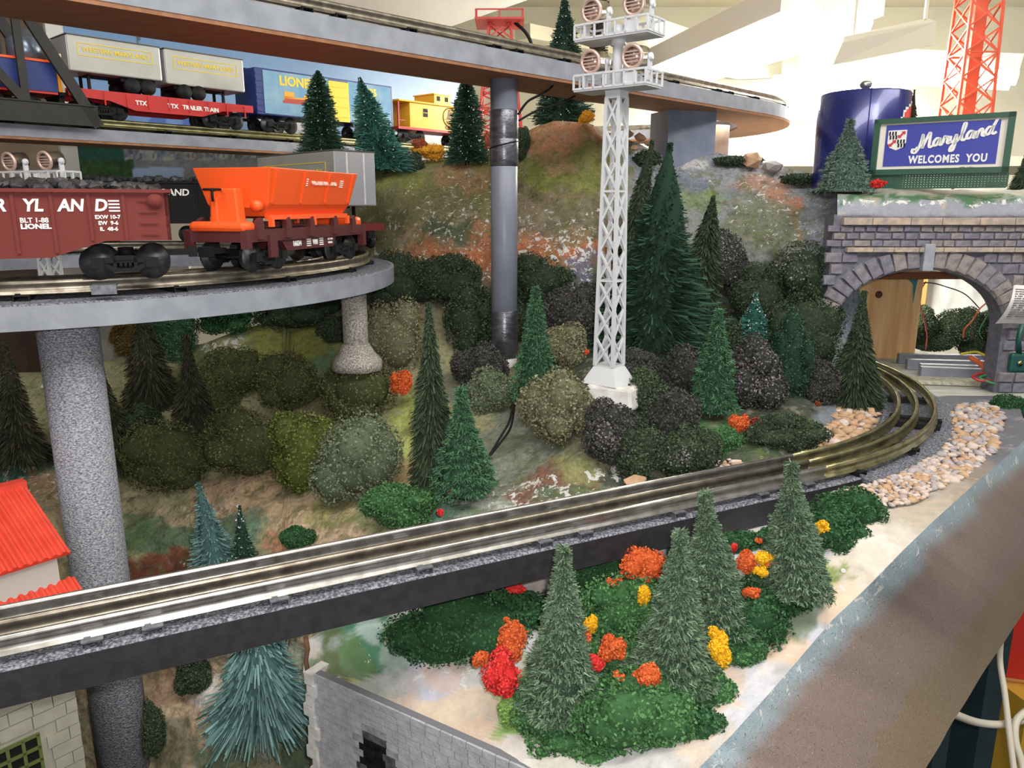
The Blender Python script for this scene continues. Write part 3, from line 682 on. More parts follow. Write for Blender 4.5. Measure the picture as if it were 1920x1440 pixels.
# ------------------------------------------------------------------ printed backdrop board
pa, pb = P(133, 200, 118), P(872, 200, 166)
ux = (pb - pa); ux.z = 0; Lw = ux.length; ux.normalize()
def backdrop_col(px, py):
    n1 = vnoise((px, py, 0), 1 / 40., 4, 2); n2 = vnoise((px, py, 3), 1 / 9., 3, 5)
    sky = np.array(lin((84, 128, 176))) * (1 - px / 900) + np.array(lin((140, 164, 192))) * (px / 900)
    sky = sky * (1 - max(0, (py - 120) / 500)) + np.array(lin((150, 172, 200))) * max(0, (py - 120) / 500)
    c = sky * (1 + .04 * n1)
    if 486 < px < 600 and 138 + (px - 486) * .12 < py < 260: c = np.array(lin((206, 204, 210) if (py - 138 - (px - 486) * .12) > 3 else (70, 70, 84)))
    if 255 < px < 262 and py < 110: c = np.array(lin((60, 74, 90)))
    if 786 < px < 796 and 168 < py < 220: c = np.array(lin((150, 150, 158)))
    if 205 < py < 262 and 250 < px < 375: c = np.array(lin((84, 116, 186) if int((px - 250) / 31) % 2 else (120, 150, 205)))
    if py > 258:
        c = np.array(lin((120, 122, 128))) * (1 + .3 * n2)
        if px < 232: c = np.array(lin((34, 78, 66))) * (1 + .5 * n2)
        elif py > 312 + .0 * px and px < 250: c = np.array(lin((40, 74, 44)))
        elif py < 300:
            k = int(abs(vnoise((int(px / (9 + 5 * math.sin(int(py / 8)))), int(py / 8), 2), .9, 2, 3)) * 9) % 6
            c = np.array(lin(((130, 134, 144), (100, 106, 118), (160, 158, 152), (84, 92, 108), (150, 142, 122), (112, 126, 148))[k])) * (1 + .3 * n2)
        if 230 < px < 345 and 350 - abs(px - 300) * .28 > py > 320 - (38 - abs(px - 300) * .42) * .2 and py > 312: c = np.array(lin((150, 168, 200)))
        if px < 250 and 300 < py: c = np.array(lin((44, 76, 40))) * (1 + .7 * n2)
        if px > 500: c = np.array(lin((150, 146, 136))) * (1 + .5 * n2)
    return np.clip(c, 0, 1)
nx_, nz_ = 230, 110
xsb = np.linspace(0, Lw, nx_); z0, z1 = P(133, 350, 118).z - 4, P(133, 30, 118).z
zsb = np.linspace(z0, z1, nz_)
Vb = np.zeros((nz_, nx_, 3)); Cb = np.zeros((nz_, nx_, 3))
for j, xx in enumerate(xsb):
    w = pa + ux * xx
    for i, zz in enumerate(zsb):
        Vb[i, j] = (w.x, w.y, zz)
        yy = w.y * CP - zz * SP; up = w.y * SP + zz * CP
        Cb[i, j] = backdrop_col(960 + F_PX * w.x / yy, 720 - F_PX * up / yy)
M_PRINT = paint_mat('printed_backdrop', vary=0.02, bump=0.0, rough=0.35)
t = thing('backdrop_board', 'printed harbour photo backdrop board behind the back level trains', 'backdrop', pa)
o = link_mesh('print', grid_mesh('print', Vb - np.array(pa)[None, None], M_PRINT, {'paint': Cb}), None, t)
rzb = math.atan2(ux.y, ux.x); nrm = Vector((ux.y, -ux.x, 0))
MB().box(ux * (Lw / 2) - nrm * .6 + Vector((0, 0, (z0 + z1) / 2 - pa.z)), (Lw, .8, z1 - z0), rzb).build('board', mat('board_white', (206, 204, 200), None, rough=.7), t)
MB().box(ux * -1.0 - nrm * .2 + Vector((0, 0, (z0 + z1) / 2 - pa.z)), (2.2, 1.2, z1 - z0), rzb).build('edge_strip', mat('board_white', (206, 204, 200)), t)

# ------------------------------------------------------------------ stone tunnel portal on the right
PY = 85.0
AXC, HW, ZSP, ZTOP = 45.2, 9.5, -13.4, -6.9            # arch centre, half width, springing, crown
X0, X1, ZBOT, ZCAP = 34.8, 66.0, -20.9, -1.0
M_MORTAR = mat('portal_mortar', (92, 92, 104), (112, 110, 120), 1.5, .85, bump=.4)
M_STONE = [mat('portal_stone_a', (136, 130, 136), (110, 106, 116), 1.8, .85, bump=.8, bscale=3), mat('portal_stone_b', (126, 122, 134), (104, 102, 116), 1.8, .85, bump=.8, bscale=3), mat('portal_stone_c', (150, 140, 136), (122, 114, 116), 1.8, .85, bump=.8, bscale=3)]
M_COPE = mat('tan_coping_stone', (186, 166, 146), (148, 138, 132), 1.2, .85, bump=.5, bscale=3)
tp = thing('tunnel_portal', 'grey cut-stone tunnel portal with a wide arch over the curved track', 'tunnel portal', (AXC, PY, ZBOT))
def arch_pt(a, off=0.0):
    return ((HW + off) * math.cos(a), ZSP + (ZTOP - ZSP + off) * math.sin(a) - ZBOT)
# wall body with the arched hole, as strips either side and above
mb = MB(); N = 28
inner = [(HW, 0.0)] + [arch_pt(math.pi * i / N) for i in range(N + 1)] + [(-HW, 0.0)]
outer = [(X1 - AXC, 0.0)] + [(np.interp(i, [0, 8, 20, 28], [X1 - AXC, X1 - AXC, X0 - AXC, X0 - AXC]), np.interp(i, [0, 8, 20, 28], [ZSP - ZBOT, ZCAP - ZBOT, ZCAP - ZBOT, ZSP - ZBOT])) for i in range(N + 1)] + [(X0 - AXC, 0.0)]
m_ = len(inner)
vv = [(x, 0, z) for x, z in inner] + [(x, 0, z) for x, z in outer] + [(x, 2.4, z) for x, z in inner] + [(x, 2.4, z) for x, z in outer]
ff = []
for i in range(m_ - 1):
    ff += [(i, i + 1, m_ + i + 1, m_ + i), (2 * m_ + i + 1, 2 * m_ + i, 3 * m_ + i, 3 * m_ + i + 1), (i + 1, i, 2 * m_ + i, 2 * m_ + i + 1), (m_ + i, m_ + i + 1, 3 * m_ + i + 1, 3 * m_ + i)]
mb.add(vv, ff).build('wall_body', M_MORTAR, tp)
rnd = random.Random(4)
def rough_block(w, h, d, r=0.12):
    """a quarry-faced block: bevelled front with uneven corners"""
    mb = MB(); j = lambda: rnd.uniform(-r, r)
    a = [(-w / 2, 0, -h / 2), (w / 2, 0, -h / 2), (w / 2, 0, h / 2), (-w / 2, 0, h / 2)]
    b = [(x * (1 - .5 * min(.3, .22 / max(w, .1))) + j() * .5, -d * rnd.uniform(.75, 1.15), z * (1 - .18) + j() * .35) for x, y, z in a]
    c = [(j() * w * .4, -d * rnd.uniform(.92, 1.12), j() * h * .3)]
    mb.add(a + b + c, [(0, 1, 5, 4), (1, 2, 6, 5), (2, 3, 7, 6), (3, 0, 4, 7), (4, 5, 8), (5, 6, 8), (6, 7, 8), (7, 4, 8)])
    return mb
def portal_stone(x, z, w, h, rot=0.0, m=None, d=.26, name='stone'):
    rough_block(w, h, d).build(name, m or rnd.choice(M_STONE), tp, (x, -.02, z), rot=(0, rot, 0))
NV = 23
for k in range(NV):                                    # voussoirs
    a = math.pi * (k + .5) / NV
    if k == NV // 2: continue
    xi, zi = arch_pt(a, .05); xo, zo = arch_pt(a, 2.35)
    w = math.hypot(arch_pt(math.pi * k / NV, 1.2)[0] - arch_pt(math.pi * (k + 1) / NV, 1.2)[0], arch_pt(math.pi * k / NV, 1.2)[1] - arch_pt(math.pi * (k + 1) / NV, 1.2)[1])
    L = math.hypot(xo - xi, zo - zi)
    portal_stone((xi + xo) / 2, (zi + zo) / 2, w * .93, L, math.atan2(xo - xi, zo - zi), d=.36, name='arch_stone')
xi, zi = arch_pt(math.pi / 2, 0); MB().box((0, -.35, zi + 1.35), (1.15, .9, 2.9)).build('keystone', mat('keystone_grey', (160, 162, 172), (140, 142, 152), 1, .8, bump=.4), tp, bevel=.06)
zc1 = P(1700, 468, PY).z - ZBOT; zc2 = P(1700, 415, PY).z - ZBOT          # string course, coping
for (zc, hh, lo, hi, ln) in ((zc1, .5, X0 - AXC + 1.5, X1 - AXC, 2.5), (zc2, .75, X0 - AXC + .8, X1 - AXC, 3.6)):
    x = lo
    while x < hi:
        w = ln * rnd.uniform(.85, 1.15)
        MB().box((x + w / 2, -.3, zc), (w - .05, .75, hh)).build('coping_stone', M_COPE, tp, bevel=.05); x += w
def fill_rows(z_lo, z_hi, nrow):
    hgt = (z_hi - z_lo) / nrow
    for r in range(nrow):
        z = z_lo + hgt * (r + .5); x = X0 - AXC + (.0 if r % 2 else -.7)
        while x < X1 - AXC:
            w = rnd.uniform(1.15, 1.9); xc = x + w / 2
            # clear of the arch ring
            zz = z + ZBOT
            ring = 2.5
            if zz < ZSP: inside = abs(xc) < HW + w / 2 + (0.0)
            else: inside = ((abs(xc) - w * .3) / (HW + ring)) ** 2 + ((zz - ZSP - .2) / (ZTOP - ZSP + ring)) ** 2 < 1
            if zz < ZSP and abs(xc) - w / 2 < HW + .05: inside = True
            if not inside and (x < 17.5): portal_stone(xc, z, w - .1, hgt - .09)
            x += w
fill_rows(zc1 + .28, zc2 - .4, 3)
fill_rows(0.1, zc1 - .28, 13)
# plaster shelf above the portal where the billboard stands
xs2 = np.linspace(1570, 1990, 60); V2 = np.zeros((22, 60, 3)); C2 = np.zeros((22, 60, 3)); F2 = np.zeros((22, 60))
for j, x in enumerate(xs2):
    prof = [P(x, 411, PY + .3), P(x, 404, PY - .1), P(x, 375, PY + .6), P(x, 368, PY + 1.6), P(x, 356 + 3 * math.sin(x / 40.), PY + 5), P(x, 352, PY + 22), P(x, 350, PY + 60)]
    for i in range(22):
        q = interp_poly(prof, i / 21.); q.z += .25 * vnoise(q, .3, 3, 9); V2[i, j] = q
        k = i / 21. + .06 * vnoise((x * .02, i * .2, 1), 1, 3, 2)
        c = (142, 144, 154) if k < .33 else ((128, 140, 134) if k < .5 else (150, 150, 138))
        if .3 < k < .55 and vnoise((x * .02, i * .12, 5), 1, 3, 3) > .08: c = (72, 108, 76)
        C2[i, j] = lin(c); F2[i, j] = .9 if (i in (6, 7)) else .25
tag(link_mesh('ground_portal_shelf', grid_mesh('ground_portal_shelf', V2, M_LAND2, {'paint': C2, 'fleck': F2})), 'grey-green plaster ledge on top of the tunnel portal', 'ledge', kind='structure')
# ------------------------------------------------------------------ plants
def unit(v): return v / np.maximum(np.linalg.norm(v, axis=-1, keepdims=True), 1e-9)
def flake_quads(C, Nn, a, b, rng, tilt=0.6):
    """little leaf flakes at C, facing roughly Nn"""
    n = len(C); Nn = unit(Nn + rng.normal(0, tilt, (n, 3)))
    T = unit(np.cross(Nn, rng.normal(0, 1, (n, 3)))); U = np.cross(Nn, T)
    a = (a * rng.uniform(.6, 1.3, n))[:, None]; b = (b * rng.uniform(.6, 1.3, n))[:, None]
    return np.stack([C - T * a - U * b * .6, C + T * a - U * b, C + T * a * .7 + U * b, C - T * a + U * b * .8], 1)
def needle_quads(A, B, w, rng):
    """thin needles from A to B"""
    d = unit(B - A); s = unit(np.cross(d, rng.normal(0, 1, A.shape))) * (w * rng.uniform(.7, 1.3, len(A)))[:, None]
    return np.stack([A - s, A + s, B + s * .45, B - s * .45], 1)
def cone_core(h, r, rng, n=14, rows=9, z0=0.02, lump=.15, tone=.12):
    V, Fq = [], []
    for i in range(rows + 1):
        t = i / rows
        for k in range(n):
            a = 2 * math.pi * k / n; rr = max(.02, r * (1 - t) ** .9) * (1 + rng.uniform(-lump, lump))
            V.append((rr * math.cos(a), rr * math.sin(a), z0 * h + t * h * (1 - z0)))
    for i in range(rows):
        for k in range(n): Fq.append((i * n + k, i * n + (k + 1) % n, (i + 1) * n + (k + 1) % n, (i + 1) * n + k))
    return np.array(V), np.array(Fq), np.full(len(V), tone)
M_TRUNK = mat('dark_trunk', (58, 44, 32), (40, 32, 26), 3, .9, bump=.5)
M_FROST = mat('white_flock', (214, 220, 218), None, rough=.9)
FOL = {}
def fol(name, c1, c2):
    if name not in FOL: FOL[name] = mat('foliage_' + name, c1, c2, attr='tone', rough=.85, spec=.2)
    return FOL[name]
fol('pale', (44, 66, 52), (122, 144, 116)); fol('darkbrown', (32, 34, 27), (86, 84, 62)); fol('deep', (22, 40, 32), (70, 104, 82)); fol('teal', (24, 70, 62), (92, 150, 134))
fol('blue', (52, 82, 82), (138, 176, 172)); fol('midgreen', (32, 62, 46), (92, 134, 98)); fol('dark', (30, 40, 32), (84, 98, 72)); fol('black', (38, 38, 37), (94, 92, 88)); fol('brownolive', (66, 54, 26), (120, 98, 52)); fol('greyg', (70, 92, 84), (128, 148, 136))
fol('olive', (52, 56, 36), (118, 122, 78)); fol('olive2', (60, 70, 30), (132, 142, 72)); fol('khaki', (86, 86, 64), (150, 148, 118)); fol('fern', (38, 76, 42), (92, 134, 84)); fol('forest', (24, 56, 34), (70, 112, 70)); fol('greydust', (84, 82, 82), (160, 156, 158)); fol('sage', (74, 84, 66), (136, 146, 118)); fol('lime', (96, 134, 62), (150, 182, 106))
fol('orange', (186, 74, 36), (226, 122, 68)); fol('red', (186, 34, 36), (228, 74, 68)); fol('yellow', (214, 156, 20), (248, 200, 50)); fol('rust', (120, 60, 40), (176, 96, 60)); fol('brownbrush', (48, 34, 28), (92, 66, 54)); fol('ochre', (190, 128, 30), (226, 168, 56))

def conifer(px, ytop, ybase, wpx, d, kind, m, label, lean=(0, 0), frost=0, seed=0, prof=1.0, group=None, n=2600, sink=.4, name=None):
    rng = np.random.default_rng(seed * 31 + int(px) + 7)
    b = P(px, ybase, d); top = P(px, ytop, d); h = top.z - b.z + sink; r = (1.0 if m == 'pale' else 1.14) * wpx / 2 * PXCM(d, (ytop + ybase) / 2)
    names = {'brush': 'bottle_brush_tree', 'flake': 'conifer_tree', 'droop': 'spruce_tree'}
    t = thing(name or names[kind], label, 'tree', (b.x, b.y, b.z - sink), 0, group)
    if kind == 'droop': n = int(n * 2.2)
    tz = rng.uniform(0, 1, n) ** 1.25
    th = rng.uniform(0, 2 * math.pi, n)
    R = r * np.maximum((1 - tz) ** prof, min(.12, .32 / r)) * (1 + .10 * np.sin(th * 2 + tz * 9 + seed) + .08 * np.sin(th * 5 - tz * 23))
    rad = np.stack([np.cos(th), np.sin(th), np.zeros(n)], -1)
    z = (.04 + .96 * tz) * h
    if kind == 'brush':
        A = rad * (R * .25)[:, None]; A[:, 2] = z
        rr = R * rng.uniform(.72, 1.08, n)
        B = rad * rr[:, None]; B[:, 2] = z + rng.normal(.0, .12, n) * R - .05 * R
        Q = needle_quads(A, B, .045 + .012 * r, rng); tone = np.clip(rng.normal(.42, .25, n), 0, 1)
        core = cone_core(h, r * .62, rng)
    elif kind == 'flake':                            # dense short needles in soft tiers
        wob = 1 + .10 * np.sin(tz * 11 * 2 * math.pi + np.sin(th * 3) * 1.2)
        rr = R * wob * rng.uniform(.84, 1.0, n)
        A = rad * (rr - .12)[:, None]; A[:, 2] = z
        dirn = unit(rad + np.array([0, 0, -.25]) + rng.normal(0, .55, (n, 3)))
        B = A + dirn * (rng.uniform(.22, .5, n) * (.6 + .12 * r))[:, None]
        Q = needle_quads(A, B, .035 + .006 * r, rng); tone = np.clip(rng.normal(.5, .28, n), 0, 1)
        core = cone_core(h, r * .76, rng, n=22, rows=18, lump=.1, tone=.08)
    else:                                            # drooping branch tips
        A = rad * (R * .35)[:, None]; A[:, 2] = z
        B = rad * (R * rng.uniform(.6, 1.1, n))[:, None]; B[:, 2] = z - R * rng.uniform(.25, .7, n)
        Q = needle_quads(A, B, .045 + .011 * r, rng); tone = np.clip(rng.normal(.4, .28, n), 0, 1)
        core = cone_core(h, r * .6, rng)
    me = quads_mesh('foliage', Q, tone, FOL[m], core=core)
    if lean != (0, 0):
        co = np.zeros(len(me.vertices) * 3); me.vertices.foreach_get('co', co); co = co.reshape(-1, 3)
        k = co[:, 2] / (h * S); co[:, 0] += lean[0] * S * k; co[:, 1] += lean[1] * S * k; me.vertices.foreach_set('co', co.reshape(-1))
    link_mesh('foliage', me, None, t)
    lx, ly = lean
    MB().tube([(0, 0, -.3), (lx * .5, ly * .5, h * .5), (lx * .97, ly * .97, h * .99)], [.07 * r + .12, .05 * r + .06, .05], 8).build('trunk', M_TRUNK, t)
    if frost:
        sel = rng.choice(n, min(frost, n), replace=False)
        C2 = B[sel]
        C2 = C2.copy(); C2[:, 0] += lean[0] * C2[:, 2] / h; C2[:, 1] += lean[1] * C2[:, 2] / h
        Q2 = flake_quads(C2, rad[sel], .075, .055, rng, .8)
        link_mesh('flock', quads_mesh('flock', Q2, np.ones(len(Q2)), M_FROST), None, t)['kind'] = 'stuff'
    return t

def shrub(px, py, wpx, hpx, d, m, label, seed=0, dust=None, cat='shrub', name='foam_shrub', n=None, fl=None, group=None, deep=.8, lump=1.0, lobes=6, main=.74):
    """clump of ground-foam foliage: several lobes covered in fine flakes; centred on a pixel at depth d"""
    rng = np.random.default_rng(seed * 17 + int(px * 3 + py))
    k = PXCM(d, py); rx, rz = wpx / 2 * k, hpx / 2 * k; ry = (rx + rz) / 2 * deep
    c = P(px, py, d); E = np.array([rx, ry, rz])
    size = fl or float(np.clip(.045 + .018 * min(rx, rz), .055, .1))
    # lobes: one main body and smaller knobs sitting on its rim
    LC = [np.zeros(3)]; LR = [main if lobes > 1 else .95]
    for j in range(lobes - 1):
        u = unit(rng.normal(0, 1, 3) * np.array([1, .8, 1])); rr = rng.uniform(.26, .46) * min(1.35, lump)
        LC.append(u * (1.0 - rr) * rng.uniform(.85, 1.08)); LR.append(rr)
    LC, LR = np.array(LC), np.array(LR)
    ar = LR ** 2 / (LR ** 2).sum()
    area = 4 * math.pi * (rx * rz + rx * ry + ry * rz) / 3
    nn = n or int(np.clip(area / (size * size) * 1.15, 300, 9000))
    li = rng.choice(len(LR), nn, p=ar); D = unit(rng.normal(0, 1, (nn, 3)))
    # finer bumps inside each lobe
    bl = unit(rng.normal(0, 1, (30, 3))); ba = rng.uniform(-.14, .16, 30) * lump; bw = rng.uniform(.01, .07, 30)
    def rad(D):
        v = np.ones(len(D))
        for q, a_, w_ in zip(bl, ba, bw): v = v + a_ * np.exp(-((1 - D @ q) / w_))
        return np.clip(v, .6, 1.4)
    U = LC[li] + D * (LR[li] * rad(D) * rng.uniform(.9, 1.07, nn))[:, None]
    keep = np.ones(nn, bool)
    for j in range(len(LR)): keep &= (np.linalg.norm(U - LC[j], axis=1) > LR[j] * .84) | (li == j)
    U, D = U[keep], D[keep]; C = U * E
    Q = flake_quads(C, D / E * min(E), size, size * .8, rng, .75)
    tone = np.clip(rng.normal(.46, .27, len(C)), 0, 1)
    V, Fq = [], []; n1, n2 = 14, 9
    for j in range(len(LR)):
        b0 = len(V)
        for i in range(n2 + 1):
            ph = math.pi * i / n2
            for q in range(n1): V.append(LC[j] + LR[j] * .8 * np.array((math.sin(ph) * math.cos(2 * math.pi * q / n1), math.sin(ph) * math.sin(2 * math.pi * q / n1), math.cos(ph))))
        for i in range(n2):
            for q in range(n1): Fq.append((b0 + i * n1 + q, b0 + i * n1 + (q + 1) % n1, b0 + (i + 1) * n1 + (q + 1) % n1, b0 + (i + 1) * n1 + q))
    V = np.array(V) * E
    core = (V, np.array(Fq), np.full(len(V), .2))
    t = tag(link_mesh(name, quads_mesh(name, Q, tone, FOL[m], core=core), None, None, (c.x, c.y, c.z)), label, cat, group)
    if dust and dust[3] > 0:                          # a puff of grey paint sprayed on one side
        v = np.array(dust[:3], float); v /= np.linalg.norm(v); Dn = unit(U)
        w = np.exp(-((1 - Dn @ v) / dust[3])); sel = rng.uniform(0, 1, len(C)) < w * .8
        if sel.sum() > 8:
            Q2 = flake_quads(C[sel] * 1.012, D[sel], size * .9, size * .8, rng, .6)
            link_mesh('grey_dusting', quads_mesh('grey_dusting', Q2, np.clip(rng.normal(.4, .3, len(Q2)), 0, 1), FOL['greydust']), None, t)['kind'] = 'stuff'
    return t

# ---- trees on the mountainside
HD = lambda x, y, o=0.0: HILL(x, y) - o
TREES = [
 (40, 640, 850, 96, HD(40, 850, 2), 'droop', 'darkbrown', 'dark drooping spruce at the far left above the red roofed house', {}),
 (212, 690, 862, 96, HD(212, 862, 1), 'droop', 'darkbrown', 'dark spruce half hidden behind the thick speckled post', {}),
 (286, 560, 765, 118, HD(286, 765), 'droop', 'darkbrown', 'tall dark spruce just under the grey loop deck', {}),
 (368, 626, 828, 100, HD(368, 828, 2), 'droop', 'darkbrown', 'brownish spruce standing alone among the olive shrubs', {}),
 (812, 566, 898, 88, HD(812, 898, 2.5), 'droop', 'dark', 'very tall narrow dark spruce beside the orange clump', dict(n=3400, prof=.75)),
 (868, 727, 912, 112, HD(868, 912, 2.5), 'flake', 'midgreen', 'blue-green conifer in front of the tall narrow dark spruce', dict(n=7000)),
 (1003, 538, 748, 80, HD(1003, 748, 3.5), 'flake', 'midgreen', 'slim green conifer just right of the grey pole', dict(n=6500, prof=.8)),
 (1218, 268, 650, 250, HD(1215, 600, 5), 'brush', 'deep', 'largest bottle-brush conifer, wide skirted, right of the floodlight tower', dict(n=5200, prof=1.15, lean=(1.2, 0))),
 (1180, 262, 470, 70, HD(1180, 470, 2), 'droop', 'dark', 'dark ragged spruce climbing the rock left of the largest conifer', dict(lean=(2.2, 0))),
 (1300, 366, 615, 100, HD(1300, 600, 3), 'droop', 'dark', 'dark spruce leaning right beside the largest conifer', dict(lean=(1.4, 0), n=3200, prof=.7)),
 (1336, 580, 765, 84, HD(1340, 760, 3.5), 'flake', 'midgreen', 'green conifer standing left of the grey dusted bush', dict(n=6500, prof=.8)),
 (1412, 548, 626, 64, HD(1412, 626, 3), 'brush', 'teal', 'small teal frosted bottle-brush tree', dict(frost=200, n=1800)),
 (1598, 545, 762, 108, 78, 'droop', 'dark', 'dark conifer at the left edge of the tunnel mouth', dict(n=4200)),
 (606, 133, 326, 92, HD(606, 328, 1), 'brush', 'deep', 'dark frosted tree in front of the blue box car', dict(frost=260, n=4600, prof=.55)),
 (724, 146, 316, 104, HD(724, 318, 1), 'brush', 'teal', 'teal frosted tree leaning left between box car and caboose', dict(frost=300, n=4200, lean=(-3.0, 0), prof=.75)),
 (876, 150, 300, 74, HD(876, 302, 1), 'brush', 'deep', 'dark frosted tree hiding the right end of the caboose', dict(frost=240, n=4600, prof=.42)),
 (1056, -30, 228, 110, 112, 'brush', 'deep', 'tall dark frosted tree behind the floodlight tower', dict(frost=380, n=4600)),
 (1582, 224, 356, 92, 90, 'flake', 'greyg', 'grey-green conifer in front of the blue tank', dict(n=7000)),
 (1707, 168, 240, 26, 97, 'droop', 'darkbrown', 'tiny dark conifer peeking over the billboard', dict(n=900)),
 (1920, 262, 358, 56, 92, 'droop', 'dark', 'dark conifer at the right end of the billboard', dict(n=1500)),
 (1052, 1026, 1318, 158, FRONT(1052, 1300) - 1.5, 'flake', 'pale', 'pale green conifer at the left of the front slope, beside the red clump', dict(n=13000)),
 (1262, 996, 1262, 160, FRONT(1262, 1262) - 1.2, 'flake', 'pale', 'pale blue-green conifer in the middle of the front slope', dict(n=13000)),
 (1345, 924, 1160, 140, FRONT(1345, 1160) - 1.2, 'flake', 'pale', 'pale green conifer overlapping the black deck, third from the left', dict(n=13000, lean=(-1.2, 0))),
 (1492, 868, 1096, 136, FRONT(1492, 1096) - 1.0, 'flake', 'pale', 'pale green conifer furthest right on the front slope', dict(n=13000, lean=(-.9, 0))),
 (408, 905, 1060, 92, HD(405, 1060, 1.5), 'brush', 'blue', 'blue-green bottle-brush tree behind the black deck', dict(n=1500, lean=(-1.0, 0))),
 (458, 948, 1056, 54, HD(458, 1056, 2.2), 'brush', 'deep', 'small dark frosted tree beside the blue-green one', dict(frost=170, n=1400)),
 (490, 1090, 1316, 190, HD(490, 1316, 3), 'droop', 'blue', 'spreading blue-green tree below the black deck', dict(n=1900)),
]
for i, (px, y0, y1, w, d, k, m, lab, kw) in enumerate(TREES):
    conifer(px, y0, y1, w, d, k, m, lab, seed=i, **kw)
# brown brush column behind the floodlight tower
q = P(1123, 70, 108); rng = np.random.default_rng(3); n = 1500
A = np.zeros((n, 3)); th = rng.uniform(0, 6.28, n); A[:, 2] = rng.uniform(0, 9.5, n); B = A.copy(); B[:, 0] = np.cos(th) * 1.25; B[:, 1] = np.sin(th) * 1.25
t = thing('brush_column', 'brown bristle column behind the floodlight tower', 'brush', q + Vector((0, 0, -3.2)))
link_mesh('bristles', quads_mesh('bristles', needle_quads(A, B, .06, rng), np.clip(rng.normal(.4, .2, n), 0, 1), FOL['brownbrush']), None, t)
MB().cyl((0, 0, -3), (0, 0, 9.6), .85, 12).build('stem', M_TRUNK, t)

